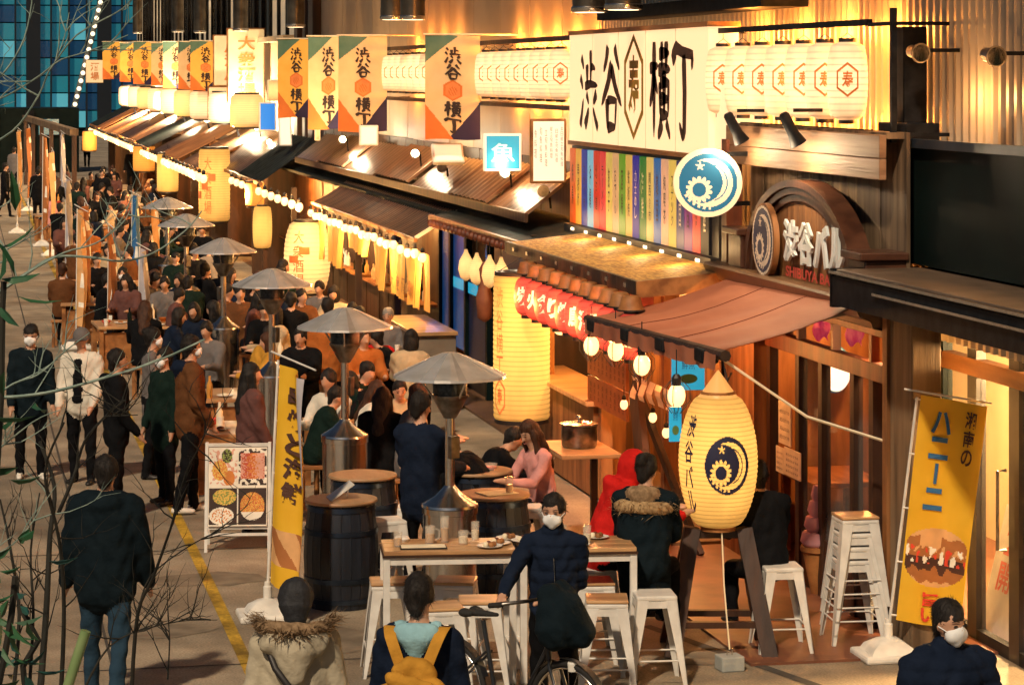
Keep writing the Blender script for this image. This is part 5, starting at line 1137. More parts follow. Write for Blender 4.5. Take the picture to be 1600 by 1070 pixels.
# ================================================================== pink cone, leaning poster
p = gp(1278, 930); t = thing('soft_cream_model', 'pink swirl soft ice cream cone model behind the stools', 'display', (p.x, p.y, .02))
MB().lathe([(.06, 0), (.13, .35), (.15, .36), (.15, .4)], 16).local('cone', WOOD, t, 40)
for k in range(4): MB().lathe([(.1-.02*k, .38+.13*k), (.15-.03*k, .44+.13*k), (.13-.03*k, .52+.13*k)], 16).local('swirl', rgb('pink_cream', (.6, .3, .34)), t, 60)
p = fp(1568, 1010, 7.95); t = thing('leaning_poster', 'white poster with red writing leaning inside the glass shop', 'poster', (7.9, p.y, .02))
T = frame((0, -1, 0), Vector((.25, 0, 1)).normalized(), (7.9, p.y+.35, .02))
mm = MB(); mm.prism([(0, 0), (.8, 0), (.8, 1.0), (0, 1.0)], T, .02); mm.build('board', WHITE, t)
mm = MB(); text(mm, '20', .15, .65, .62, .86, flat(T, .024), 0, .03); text(mm, '開催', .15, .7, .34, .58, flat(T, .024), 0, .02); mm.build('lettering', LETR, t)
# ================================================================== people
FC, FA, FR, FL = math.pi-YAW, -YAW, -math.pi/2-YAW, math.pi/2-YAW
SKIN = mat('skin', (.5, .27, .17), (.58, .33, .22), 9, rough=.55)
HAIRM = mat('black_hair', (.008, .007, .007), (.022, .018, .016), 30, (1, 1, .2), .6, bump=.5, spec=.25)
HAIRB = mat('brown_hair', (.035, .014, .008), (.07, .03, .016), 30, (1, 1, .2), .6, bump=.5, spec=.25)
MASK = rgb('face_mask', (.72, .74, .75), .8)
EYE = rgb('eye_dark', (.01, .008, .007), .3)
LIPS = rgb('lips', (.36, .13, .1), .5)
def cloth(name, c, k=1.22, rough=.9, sc_=7): return mat('cloth_'+name, c, tuple(min(.85, v*k+.002) for v in c), sc_, rough=rough, bump=.35, bsc=34, spec=.08)
CB = cloth('black', (.005, .0055, .007)); CN = cloth('navy', (.007, .013, .03)); CT = cloth('teal_black', (.005, .011, .016)); CBR = cloth('brown', (.11, .045, .018)); CBE = cloth('beige', (.42, .32, .2), 1.3); CW = cloth('white', (.62, .58, .5), 1.2); CP = cloth('pink', (.55, .25, .23), 1.3); CR = cloth('red', (.42, .012, .01), 1.5); CG = cloth('dark_green', (.006, .016, .013)); CY_ = cloth('mustard', (.42, .21, .03), 1.4); CPU = cloth('plum_brown', (.11, .05, .045)); CJ = cloth('jeans', (.02, .045, .075)); CGY = cloth('grey', (.13, .12, .12)); COR = cloth('orange', (.36, .11, .025), 1.3); CLB = cloth('light_blue', (.25, .45, .52), 1.3); CPK = cloth('parka', (.4, .36, .27), 1.3); SHW = rgb('white_shoe', (.65, .62, .56)); SHB = rgb('black_shoe', (.012, .011, .011), .5)
def capsule(p0, p1, r0, r1, A, n=12):
    A = np.array(A, float); a = np.array(p0, float)/A; b = np.array(p1, float)/A
    d = b-a; L = np.linalg.norm(d); d = d/L if L > 1e-6 else np.array((0, 0, 1.))
    u = np.cross(d, (0, 0, 1.) if abs(d[2]) < .9 else (1., 0, 0)); u /= np.linalg.norm(u); w_ = np.cross(d, u)
    rings = []
    for t in (-80, -55, -28, 0): rings.append((a+d*r0*math.sin(R(t)), r0*math.cos(R(t))))
    for t in (0, 28, 55, 80): rings.append((b+d*r1*math.sin(R(t)), r1*math.cos(R(t))))
    vs = []
    for c, r in rings:
        for k in range(n):
            q = 2*math.pi*k/n; vs.append((c+(u*math.cos(q)+w_*math.sin(q))*r)*A)
    m = len(rings)
    fs_ = [(i*n+k, i*n+(k+1) % n, (i+1)*n+(k+1) % n, (i+1)*n+k) for i in range(m-1) for k in range(n)]+[tuple(range(n-1, -1, -1)), tuple(range((m-1)*n, m*n))]
    return vs, fs_
def sdf(P, pr):
    p0, p1, r0, r1, A, mi = pr; A = np.array(A, float); a = np.array(p0, float)/A; b = np.array(p1, float)/A; X = P/A; d = b-a; L2 = d.dot(d)
    t = np.clip(((X-a)@d)/L2, 0, 1) if L2 > 1e-9 else np.zeros(len(X))
    return (np.linalg.norm(X-a-t[:, None]*d, axis=1)-(r0+(r1-r0)*t))*A.min()
def fuse(prims, voxel, smooth=4, quilt=0, wrinkle=.005, seed=0, qmat=(0,), extra=None):
    V = []; F = []
    for pr in prims:
        v, f = capsule(*pr[:5]); o = len(V); V += [tuple(p) for p in v]; F += [tuple(i+o for i in q) for q in f]
    me = bpy.data.meshes.new('tmp'); me.from_pydata(V, [], F)
    ob = bpy.data.objects.new('tmp', me); TSC.collection.objects.link(ob)
    md = ob.modifiers.new('r', 'REMESH'); md.mode = 'VOXEL'; md.voxel_size = voxel
    if smooth: ms = ob.modifiers.new('s', 'SMOOTH'); ms.iterations = smooth; ms.factor = .5
    res = bpy.data.meshes.new_from_object(evaluated(ob))
    bpy.data.objects.remove(ob); bpy.data.meshes.remove(me)
    n = len(res.vertices); co = np.empty(n*3); res.vertices.foreach_get('co', co); co = co.reshape(-1, 3)
    no = np.empty(n*3); res.vertices.foreach_get('normal', no); no = no.reshape(-1, 3)
    def mats_of(P): return np.array([pr[5] for pr in prims])[np.argmin(np.stack([sdf(P, pr) for pr in prims]), axis=0)]
    vm = mats_of(co); soft = np.isin(vm, qmat) | np.isin(vm, (0, 1, 4))
    if wrinkle:
        ph = seed*1.3; w_ = np.sin(co[:, 2]*38+3*np.sin(co[:, 0]*17+ph)+ph)*np.sin(co[:, 0]*23+co[:, 1]*19+co[:, 2]*9+ph*2)
        co = co+no*(w_*wrinkle*soft)[:, None]
    if quilt:
        q = np.abs(np.sin(np.pi*co[:, 2]/.08))**.6-.55; co = co+no*(q*quilt*np.isin(vm, qmat))[:, None]
    res.vertices.foreach_set('co', co.ravel())
    nf = len(res.polygons); ce = np.empty(nf*3); res.polygons.foreach_get('center', ce)
    res.polygons.foreach_set('material_index', mats_of(ce.reshape(-1, 3)).astype(np.int32))
    res.polygons.foreach_set('use_smooth', [True]*nf); res.update(); return res
PN = [0]
def person(label, loc, yaw, H=1.7, seat=None, lean=0, arms=((5, 8, 12, 0), (5, 8, 12, 0)), legs=((3, 4), (-3, 4)), top=CB, bottom=CB, shoes=SHB, inner=CW, hair='short', hairm=HAIRM, head=(0, 0), coat=0, bulk=0, mask=False, voxel=.024, quilt=0, hood=None, collar=False, face=0, fur=None, group='people in the street', sleeves=None, targets=None):
    PN[0] += 1; s = H/1.72
    t = thing('person', label, 'person', loc, yaw, group)
    hip = .90 if seat is None else seat/s+.09
    Lr = Matrix.Rotation(-R(lean), 3, 'X'); base = Vector((0, 0, hip))
    def tor(x, y_, z): return base+Lr @ Vector((x, y_, z))
    b = bulk; P = []
    def add(p0, p1, r0, r1, mi, A=(1, 1, 1)): P.append((tuple(p0), tuple(p1), r0, r1, A, mi))
    add(tor(0, 0, .0), tor(0, 0, .2), .125+b, .125+b, 0, (1.28, .95, 1)); add(tor(0, 0, -.03), tor(0, 0, .02), .125, .125, 1, (1.3, 1, 1))
    add(tor(0, 0, .2), tor(0, -.005, .42), .128+b, .128+b, 0, (1.32, .92, 1)); add(tor(-.125, -.01, .485), tor(.125, -.01, .485), .07+b*.8, .07+b*.8, 0)
    add(tor(0, -.01, .5), tor(0, .01, .62), .055, .052, 3)
    if collar: add(tor(0, -.012, .5), tor(0, -.002, .585), .088, .08, 0)
    hc = tor(0, .02, .70); hd = Matrix.Rotation(R(head[0]), 3, 'Z') @ Matrix.Rotation(-R(head[1]), 3, 'X')
    def hp(x, y_, z): return hc+hd @ Vector((x, y_, z))
    add(hp(0, -.008, .025), hp(0, -.008, .026), .09, .09, 3, (.86, 1.02, 1)); add(hp(0, .012, -.02), hp(0, .018, -.068), .075, .05, 3, (.9, 1, 1)); add(hp(0, .088, -.005), hp(0, .102 if not mask else .09, -.028), .01, .014 if not mask else .009, 3)
    for sx in (-1, 1): add(hp(sx*.076, -.005, .01), hp(sx*.079, -.01, -.02), .016, .012, 3, (.6, 1, 1))
    for k, sx in enumerate((-1, 1)):
        S = tor(sx*.175, -.01, .475)
        if targets and targets[k] is not None:
            Tg = Vector(targets[k]); v = Tg-S; D = min(v.length, .53); v.normalize(); a_ = .285; c_ = .25
            x_ = (a_*a_-c_*c_+D*D)/(2*D); hgt = math.sqrt(max(0, a_*a_-x_*x_)); pole = Vector((sx*.6, -.6, -.5)); pole = (pole-v*pole.dot(v)).normalized()
            E_ = S+v*x_+pole*hgt; W_2 = S+v*D
        else:
            a_, ab, el, inw = arms[k]; a_ += lean*.6
            d1 = Vector((sx*math.sin(R(ab)), math.sin(R(a_))*math.cos(R(ab)), -math.cos(R(a_))*math.cos(R(ab)))); E_ = S+d1*.285
            d2 = Vector((sx*(math.sin(R(ab))-math.sin(R(inw))), math.sin(R(a_+el)), -math.cos(R(a_+el)))).normalized(); W_2 = E_+d2*.25
        d2 = (W_2-E_).normalized()
        sm_ = 0 if sleeves is None else 4
        add(S, E_, .06+b*.8, .05+b*.7, sm_); add(E_, W_2, .05+b*.7, .04+b*.5, sm_)
        hx = W_2+d2*.02; add(hx, hx+d2*.06, .032, .034, 3, (.8, .8, 1)); add(hx+d2*.07, hx+d2*.115+Vector((0, .01, -.005)), .026, .018, 3); add(hx+d2*.01+Vector((-sx*.02, .02, 0)), hx+d2*.055+Vector((-sx*.042, .03, 0)), .013, .01, 3)
        # legs
        J = base+Vector((sx*.088, 0, -.03)); th, kn = legs[k]
        if seat is not None: th, kn = 82+4*k, 88-8*k
        d3 = Vector((sx*.06 if seat is None else sx*.14, math.sin(R(th)), -math.cos(R(th)))).normalized(); K = J+d3*.42
        d4 = Vector((sx*.0, math.sin(R(th-kn)), -math.cos(R(th-kn)))).normalized(); L4 = .41
        if seat is not None: L4 = min(.41, max(.2, K.z-.06)) 
        A_ = K+d4*L4
        add(J, K, .092+b*.3, .066, 1); add(K, A_, .064, .05, 1); add(A_+Vector((0, -.02, -.012)), A_+Vector((sx*.02, .15, -.022)), .043, .036, 2, (1, 1, .8))
    if coat:
        add(tor(0, 0, .1), base+Vector((0, 0 if seat is None else .1, -coat*.8)), .13+b, .128+b, 0, (1.25, .95, 1))
    if hood:
        add(tor(-.075, -.1, .53), tor(.075, -.1, .53), .055, .055, 5); add(tor(0, -.125, .5), tor(0, -.13, .42), .09, .03, 5, (1.2, .7, 1)); add(tor(-.1, -.02, .55), tor(-.06, .06, .52), .035, .03, 5); add(tor(.1, -.02, .55), tor(.06, .06, .52), .035, .03, 5)
    mats = [top, bottom, shoes, SKIN, sleeves or inner, hood or top]
    if inner is not CW and sleeves is None:
        add(tor(0, .1+b, .05), tor(0, .09+b, .46), .055, .045, 4, (1.1, .75, 1))
    if hair == 'hoodup':
        add(hp(0, -.03, .02), hp(0, -.02, -.06), .125, .115, 5, (.92, 1, 1))
    P = [(tuple(Vector(p)*s), tuple(Vector(q)*s), r0*s, r1*s, A, mi) for p, q, r0, r1, A, mi in P]
    me = fuse(P, voxel*s, 4 if voxel > .018 else 3, quilt*s, (.006 if voxel > .018 else .0075), PN[0], (0,) if not sleeves else (0, 4))
    me.name = 'body'
    for m_ in mats: me.materials.append(m_)
    link('body', me, t)
    Q = []
    def addh(p0, p1, r0, r1, A=(1, 1, 1)): Q.append((tuple(Vector(p0)*s), tuple(Vector(p1)*s), r0*s, r1*s, A, 0))
    if hair in ('short', 'long', 'bob', 'bun', 'pony'):
        addh(hp(0, -.022, .042), hp(0, -.022, .043), .099, .099, (.88, 1.0, .98)); addh(hp(0, -.05, .0), hp(0, -.06, -.05), .08, .055, (.9, .8, 1))
        for sx in (-1, 1): addh(hp(sx*.07, -.01, .03), hp(sx*.072, -.02, -.01), .022, .014)
    if hair == 'long':
        addh(hp(0, -.06, .0), tor(0, -.12, .36), .09, .07, (1.15, .7, 1))
        for sx in (-1, 1): addh(hp(sx*.07, 0, .02), tor(sx*.1, .02, .42), .035, .03)
    if hair == 'bob':
        addh(hp(0, -.03, 0), hp(0, -.03, -.09), .1, .095, (1, .85, 1))
    if hair == 'bun': addh(hp(0, -.1, .07), hp(0, -.1, .071), .05, .05)
    if hair == 'pony': addh(hp(0, -.1, .05), tor(0, -.14, .5), .04, .02)
    if Q:
        hm = fuse(Q, max(.009, voxel*.6)*s, 2, 0, .006, PN[0]+5); hm.materials.append(hairm); link('hair', hm, t)
        if voxel < .019:
            fmb = MB(); r3 = random.Random(PN[0]); nv = len(hm.vertices)
            for _ in range(520):
                q = hm.vertices[r3.randrange(nv)]; hl = hd.inverted() @ (q.co/s-hc)
                if hl.y > .03 and hl.z < .075: continue
                c0 = q.co+q.normal*.001; dn = Vector((r3.gauss(0, .3), r3.gauss(-.1, .3), -1 if hair in ('long', 'bob') else r3.gauss(-.5, .6))); dn = (dn-q.normal*dn.dot(q.normal)*.85).normalized()
                sd3 = dn.cross(q.normal).normalized()*.0022; ln3 = r3.uniform(.02, .05 if hair != 'long' else .09); fmb.add([c0-sd3, c0+sd3, c0+dn*ln3+q.normal*r3.uniform(.002, .011)], [(0, 1, 2)])
            fmb.local('hair_strands', hairm, t, None, 'stuff')
    if hair in ('cap', 'beanie'):
        m = MB(); m.lathe([(.1*s*math.cos(R(a)), .11*s*math.sin(R(a))) for a in (-18, 0, 20, 40, 60, 78, 89)], 20)
        if hair == 'cap': m.add([Vector((.07*math.cos(R(a))*r_*s, (.02+.1*math.sin(R(a))*r_)*s, -.012*s)) for r_ in (.8, 1.6) for a in range(10, 171, 20)], [(i, i+1, i+10, i+9) for i in range(8)])
        Tm = Matrix.Translation(Vector(hp(0, -.012, .035))*s) @ hd.to_4x4(); m.v = [tuple(Tm @ Vector(p)) for p in m.v]; m.local('cap', hairm, t, 60)
    if mask:
        mm = fuse([(tuple(Vector(hp(-.026, .05, -.043))*s), tuple(Vector(hp(.026, .05, -.043))*s), .045*s, .045*s, (.95, .95, 1.0), 0), (tuple(Vector(hp(0, .06, -.025))*s), tuple(Vector(hp(0, .05, -.074))*s), .042*s, .036*s, (1, 1, 1), 0)], .009*s, 3, 0, 0); mm.materials.append(MASK); link('face_mask', mm, t)
        m = MB()
        for sx in (-1, 1): m.tube([Vector(hp(sx*.05, .065, -.03))*s, Vector(hp(sx*.083, .0, .0))*s], .003*s, 4)
        m.local('mask_loop', MASK, t)
    if face:
        for sx in (-1, 1):
            m = MB(); m.ball((0, 0, 0), .0095*s, n=8); Tm = Matrix.Translation(Vector(hp(sx*.032, .079, .012))*s) @ Matrix.Diagonal((1.35, .5, .55, 1)); m.v = [tuple(Tm @ Vector(p)) for p in m.v]; m.local('eye', EYE, t, 60)
            m = MB(); m.tube([Vector(hp(sx*.014, .087, .035))*s, Vector(hp(sx*.034, .085, .04))*s, Vector(hp(sx*.054, .071, .034))*s], [.0025*s, .003*s, .002*s], 6); m.local('eyebrow', HAIRM, t)
        if not mask: m = MB(); m.tube([Vector(hp(-.024, .08, -.058))*s, Vector(hp(0, .088, -.06))*s, Vector(hp(.024, .08, -.058))*s], .006*s, 6); m.local('mouth', LIPS, t, 60)
    t['hx'] = 0
    del t['hx']
    return t, s, tor, hp
def at(px, py, h):
    d = FPX*(CAMH-h)/(py-117); p = zp(px, 0, d); return Vector((p.x, p.y, 0))
def pseat(label, px, py, yaw, seat=.45, H=1.66, **k):
    s = H/1.72; top = seat+.905*s; p = at(px, py, top); return person(label, p, yaw, H, seat=seat, arms=k.pop('arms', ((28, 8, 62, 18), (24, 8, 70, 20))), **k)[0], p
GQ = 'people seated at the tables'
# ---- near figures
p = at(866, 771, 1.62)
ra, rb_ = zp(703, 0, 17.55), zp(888, 0, 16.85); ra.z = rb_.z = 0; dv = (rb_-ra); byaw = math.atan2(dv.y, dv.x); mid = (ra+rb_)/2
BM = Matrix.Translation(mid) @ Matrix.Rotation(byaw, 4, 'Z'); PI_ = (Matrix.Translation(p) @ Matrix.Rotation(FC-.12, 4, 'Z')).inverted()
grips = sorted([PI_ @ (BM @ Vector((.12, sy_*.285, 1.02))) for sy_ in (-1, 1)], key=lambda q: q.x)
person('man in a navy puffer jacket and white mask pushing a bicycle', p, FC-.12, 1.62, top=CN, bottom=CB, hair='short', mask=True, face=1, voxel=.0115, quilt=.011, bulk=.012, collar=True, head=(-6, 6), lean=3, targets=(tuple(grips[0]), tuple(grips[1])), legs=((6, 6), (-8, 6)))
zt = [o for o in bpy.data.objects if o.get('label', '').startswith('man in a navy puffer jacket and white mask pushing')][0]
m = MB(); m.tube([(-.012, .155, 1.22), (-.02, .162, 1.1), (-.02, .155, .98)], .004, 5); m.local('zip', STEEL, zt)
p = at(462, 905, 1.64)
pk, s, tor, hp = person('person in a beige parka with fur hood seen from behind', p, FA+.03, 1.64, top=CPK, bottom=CB, hair='none', voxel=.0125, bulk=.03, coat=.2, arms=((4, 12, 10, 0), (4, 12, 10, 0)))
hm = fuse([((0, .0, 1.545), (0, -.0, 1.546), .106, .106, (.95, 1.02, 1.05), 0), ((0, -.04, 1.5), (0, -.05, 1.45), .095, .07, (.98, .8, 1), 0)], .009, 3, 0, .002); hm.materials.append(mat('knit_black', (.008, .009, .012), (.02, .022, .028), 40, rough=.7, bump=.3)); link('knit_hat', hm, pk)
hd_ = fuse([((-.09, -.13, 1.33), (.09, -.13, 1.33), .1, .1, (1.05, .8, .9), 0), ((0, -.16, 1.28), (0, -.17, 1.14), .11, .05, (1.15, .7, 1), 0), ((-.14, -.02, 1.37), (-.1, -.12, 1.34), .06, .07, (1, 1, 1), 0), ((.14, -.02, 1.37), (.1, -.12, 1.34), .06, .07, (1, 1, 1), 0)], .013, 3, 0, .006); hd_.materials.append(CPK); link('hood', hd_, pk)
fm = MB(); rr = random.Random(4)
for i in range(900):
    a = rr.uniform(-.25, math.pi+.25); c = Vector((.2*math.cos(a), -.06-.13*math.sin(a), 1.415-.02*math.sin(a)+.02*math.cos(2*a)))
    q = c+Vector((rr.gauss(0, .02), rr.gauss(0, .02), rr.gauss(0, .016))); o_ = Vector((math.cos(a)*.05+rr.gauss(0, .022), -math.sin(a)*.04+rr.gauss(0, .022), rr.gauss(.012, .025)))
    sd_ = Vector((-o_.y, o_.x, rr.gauss(0, .02))).normalized()*.005; fm.add([q-sd_, q+sd_, q+o_], [(0, 1, 2)])
FUR = mat('tan_fur', (.16, .1, .05), (.34, .23, .13), 30, rough=.9)
fm.local('fur_trim', FUR, pk, None, 'stuff')
fc = fuse([((.2*math.cos(a)*.97, -.06-.13*math.sin(a), 1.41), (.2*math.cos(a+.35)*.97, -.06-.13*math.sin(a+.35), 1.41), .036, .036, (1, 1, 1), 0) for a in np.arange(-.25, 3.2, .35)], .013, 2, 0, .008); fc.materials.append(FUR); link('fur_roll', fc, pk)
m = MB(); m.tube([(-.17, -.06, 1.33), (-.1, -.2, 1.2), (.05, -.21, 1.0), (.2, -.16, .85)], .02, 6); sb = thing('shoulder_strap_bag', 'black strap bag worn across the beige parka', 'bag', p, FA+.03); m.local('strap', BLACK, sb, 60); m = MB(); m.box(.14, .34, -.2, -.12, .62, .86, ch=.02); m.local('pouch', BLACK, sb)
p = at(655, 899, 1.7)
bp, s, tor, hp = person('man with a light blue hood and navy jacket seen from behind', p, FA-.12, 1.7, top=CN, bottom=CB, hair='short', hood=CLB, voxel=.0125, bulk=.014, head=(-14, 8), arms=((6, 10, 14, 0), (10, 10, 30, 6)))
bk = thing('backpack', 'mustard yellow backpack on the back of the navy jacket', 'backpack', p, FA-.12)
me = fuse([((-.09, -.23, 1.1), (.09, -.23, 1.1), .1, .1, (1.1, .75, 1), 0), ((-.09, -.24, .9), (.09, -.24, .9), .12, .12, (1.15, .75, 1), 0), ((0, -.2, 1.22), (0, -.2, 1.23), .1, .1, (1.25, .7, .8), 0)], .013, 3, 0, .012, 3); me.materials.append(CY_); link('bag_body', me, bk)
me = fuse([((-.07, -.32, .93), (.07, -.32, .93), .07, .07, (1.2, .6, 1), 0), ((-.08, -.29, 1.2), (.08, -.3, 1.15), .05, .05, (1.3, .7, 1), 0)], .012, 3, 0, .008, 7); me.materials.append(CY_); link('front_pocket', me, bk)
for sx in (-1, 1): m = MB(); m.grid(lambda u, v: Vector((sx*(.05+.1*math.sin(v*1.6)), 0, 0))+Vector(((u-.5)*.065, -.17-.03*math.cos(v*3)+.18*max(0, v-.55)**1.2*1.6, 1.22+.24*math.sin(v*1.75)-.02)), 3, 14); m.local('strap', CY_, bk, 80)
p = at(1482, 938, 1.7)
rm, s, tor, hp = person('man in a navy puffer coat and white mask at the right edge', p, FC+.28, 1.7, top=CN, bottom=CB, hair='short', mask=True, face=1, voxel=.0125, bulk=.045, quilt=.012, collar=True, hood=CN, head=(16, 4), arms=((6, 14, 10, 0), (6, 14, 10, 0)))
p = at(165, 714, 1.74)
person('man in a bulky black jacket and jeans seen from behind, at left', p, FA-.02, 1.74, top=CT, bottom=CJ, hair='short', voxel=.015, bulk=.05, coat=.1, arms=((8, 12, 8, 0), (8, 12, 12, 4)), legs=((10, 4), (-12, 14)), head=(0, 8), hood=CT)
# ---- standing left group
person('man in a long black jacket, white mask and white shoes at far left', at(48, 508, 1.67), FC+.3, 1.67, top=CT, bottom=CB, shoes=SHW, mask=True, hair='short', coat=.16, voxel=.018, bulk=.02, arms=((6, 8, 14, 4), (6, 8, 14, 4)), head=(-20, 6), face=1)
person('person in a cream jacket over a dark vest wearing a cap', at(128, 514, 1.66), FC-.2, 1.66, top=CW, bottom=CB, inner=CB, hair='cap', hairm=CGY, voxel=.018, bulk=.02, mask=False, coat=.05, arms=((10, 10, 30, 16), (10, 10, 26, 16)), head=(-35, 10))
person('man in black hooded top facing the tables, left of the brown jacket', at(182, 546, 1.68), FR+.25, 1.68, top=CB, bottom=CB, hood=CB, voxel=.018, bulk=.015, hair='short', arms=((8, 8, 30, 14), (8, 8, 30, 14)), face=1, coat=.08)
person('woman in a grey coat with tied black hair behind the brown jacket man', at(238, 512, 1.64), FR+.1, 1.64, top=CGY, bottom=CB, hair='bun', coat=.3, voxel=.018, mask=True, arms=((10, 8, 30, 10), (10, 8, 30, 10)))
person('person in a dark green coat and mask close behind the brown jacket', at(258, 543, 1.6), FC-.8, 1.6, top=CG, bottom=CB, hair='short', coat=.25, mask=True, voxel=.018, bulk=.02)
person('man in brown jacket with navy lapels and white mask, hand in pocket', at(297, 524, 1.78), FR+.35, 1.78, top=CBR, bottom=CB, shoes=SHW, inner=CN, hair='short', mask=True, voxel=.016, bulk=.025, coat=.1, hood=CN, arms=((2, 12, 34, 22), (2, 12, 34, 22)), legs=((6, 4), (-8, 6)), face=1)
person('woman with long black hair in a plum coat beside the yellow flag', at(392, 568, 1.62), FR+.4, 1.62, top=CPU, bottom=CB, hair='long', coat=.42, voxel=.016, bulk=.03, arms=((8, 8, 20, 8), (8, 8, 20, 8)), head=(-20, 0))
person('man in a dark navy suit standing at the barrels, seen from behind', at(657, 614, 1.72), FA-.5, 1.72, top=CN, bottom=CB, hair='short', voxel=.016, bulk=.02, coat=.14, arms=((25, 8, 60, 10), (20, 8, 60, 10)), head=(-20, 10))
# ---- bar guests on high stools
t, p = pseat('woman in a pink sweater with long hair seated behind the cyclist', 853, 652, FL+.55, .5, 1.62, top=CP, bottom=CB, hair='long', hairm=HAIRB, voxel=.014, head=(10, 25), lean=14, face=1, group=GQ)
t, p = pseat('guest in a bright red hoodie with the hood up', 938, 697, FR+.15, .68, 1.7, top=CR, bottom=CB, hair='hoodup', hood=CR, voxel=.015, lean=22, bulk=.035, head=(0, 20), group=GQ)
t, p = pseat('guest in a dark coat with tan fur hood beside the red hoodie', 1004, 713, FA-.25, .68, 1.7, top=CT, bottom=CB, hair='bun', voxel=.015, lean=12, bulk=.035, coat=.25, hood=FUR, head=(-20, 15), arms=((20, 4, 60, 30), (20, 4, 60, 30)), group=GQ)
rr = random.Random(9); zf = 1.2; fmb = MB(); yo = .1
for i in range(700):
    a = rr.uniform(-.4, math.pi+.4); c = Vector((.19*math.cos(a), yo-.02-.13*math.sin(a), zf)); q = c+Vector((rr.gauss(0, .03), rr.gauss(0, .03), rr.gauss(0, .025))); o_ = Vector((math.cos(a)*.04+rr.gauss(0, .02), -math.sin(a)*.04+rr.gauss(0, .02), rr.gauss(.01, .025))); sd_ = Vector((-o_.y, o_.x, .01)).normalized()*.005; fmb.add([q-sd_, q+sd_, q+o_], [(0, 1, 2)])
fmb.local('fur_trim', mat('light_tan_fur', (.3, .19, .09), (.5, .34, .17), 30, rough=.9), t, None, 'stuff')
fc = fuse([((.19*math.cos(a), yo-.02-.13*math.sin(a), zf), (.19*math.cos(a+.35), yo-.02-.13*math.sin(a+.35), zf), .05, .05, (1, 1, 1), 0) for a in np.arange(-.3, 3.2, .35)], .014, 2, 0, .008); fc.materials.append(MATS['light_tan_fur']); link('fur_roll', fc, t)
t, p = pseat('dark dressed guest half hidden behind the moon lantern', 1196, 722, FA+.25, .55, 1.66, top=CB, bottom=CB, hair='short', voxel=.018, lean=14, bulk=.03, group=GQ)
# ---- seated crowd
CROWD = [
 (393, 506, FR+.3, .45, CY_, 'short', 'person in a mustard top lit yellow beside the third heater', HAIRM, 20), (430, 520, FL, .45, CY_, 'bob', 'woman in a mustard cardigan facing the yellow lit person', HAIRB, 8),
 (474, 510, FC-.2, .45, CB, 'short', 'man in black facing the camera left of the second heater', HAIRM, 10), (497, 518, FA+.1, .45, CBE, 'bob', 'black haired person in a beige sweater, back turned, left of second heater', HAIRM, 12),
 (640, 516, FA-.1, .45, CBE, 'bob', 'black haired woman in beige sweater, back turned, right of second heater', HAIRM, 8), (614, 513, FL-.2, .45, CB, 'short', 'person in black leaning toward the red jacket', HAIRM, 18),
 (590, 508, FC, .45, CR, 'short', 'person in a red jacket behind the second heater', HAIRB, 10), (566, 512, FC+.3, .45, COR, 'short', 'person in orange beside the red jacket', HAIRB, 8),
 (491, 600, FR+.2, .45, CG, 'short', 'short haired man in dark green eating left of the second heater', HAIRM, 20), (522, 575, FC-.5, .45, CW, 'short', 'dark haired person in a white sweater behind the heater pole', HAIRM, 8),
 (562, 592, FR+.1, .45, CW, 'long', 'brown haired woman in a white top right of the heater pole', HAIRB, 16), (593, 607, FA-.2, .45, CB, 'long', 'long haired person in black, back turned, by the heater housing', HAIRM, 10),
 (604, 562, FL+.2, .45, CB, 'short', 'person in black bending down at the middle table', HAIRM, 35), (626, 585, FC, .45, CBE, 'short', 'person in beige facing the camera above the suit man', HAIRM, 20),
 (637, 600, FR, .45, CGY, 'bob', 'grey dressed guest beside the navy suit man', HAIRB, 8), (738, 648, FR+.3, .5, CB, 'short', 'hunched guest in black at the far barrel, left one', HAIRM, 38),
 (774, 650, FL-.2, .5, CB, 'short', 'hunched guest in black at the far barrel, right one', HAIRM, 38), (512, 466, FA, .55, COR, 'short', 'waiter in an orange top under the fat cream lantern', HAIRM, 0),
 (606, 482, FC, .45, CGY, 'short', 'grey haired guest near the tan counter box', cloth('grey_hair', (.2, .19, .18)), 0), (320, 412, FR+.8, .45, CB, 'short', 'man in black with a lit face left of the fourth heater', HAIRM, 0),
 (370, 440, FA, .45, CN, 'short', 'person in navy right of the fourth heater', HAIRM, 0), (455, 458, FA, .45, CB, 'short', 'person in black behind the third heater hood', HAIRM, 5),
 (192, 418, FC, .45, CB, 'short', 'masked person in black among the narrow flags', HAIRM, 0), (160, 428, FR, .45, CB, 'short', 'person in black beside the brown narrow flag', HAIRM, 6),
 (98, 412, FA, .45, CBR, 'short', 'person in a brown jacket seated at the left seating edge', HAIRB, 0), (120, 285, FA, .8, CG, 'short', 'large dark green coated person in the far crowd', HAIRM, 0),
 (80, 300, FR, .45, CP, 'long', 'person in pink at the far left tables', HAIRB, 0), (175, 315, FL, .45, CBE, 'short', 'person in beige at the far tables', HAIRM, 0),
 (160, 265, FC, .8, CB, 'short', 'dark figure under the far eaves', HAIRM, 0), (60, 262, FA, .8, CB, 'short', 'dark figure among the farthest flags', HAIRM, 0),
 (195, 345, FR, .45, CN, 'short', 'person in navy in front of the far heaters', HAIRM, 0), (240, 380, FA, .45, CB, 'bob', 'bob haired person in black at the far tables', HAIRM, 0),
 (275, 395, FC, .45, CG, 'short', 'person in dark green below the fifth heater', HAIRM, 0), (140, 350, FC, .45, COR, 'short', 'person in orange at the far left tables', HAIRB, 0),
 (340, 470, FL, .45, CB, 'long', 'long haired person in black below the fourth heater', HAIRM, 5), (270, 450, FR, .45, CPU, 'short', 'person in plum beside the fourth heater housing', HAIRM, 8)]
SP = []
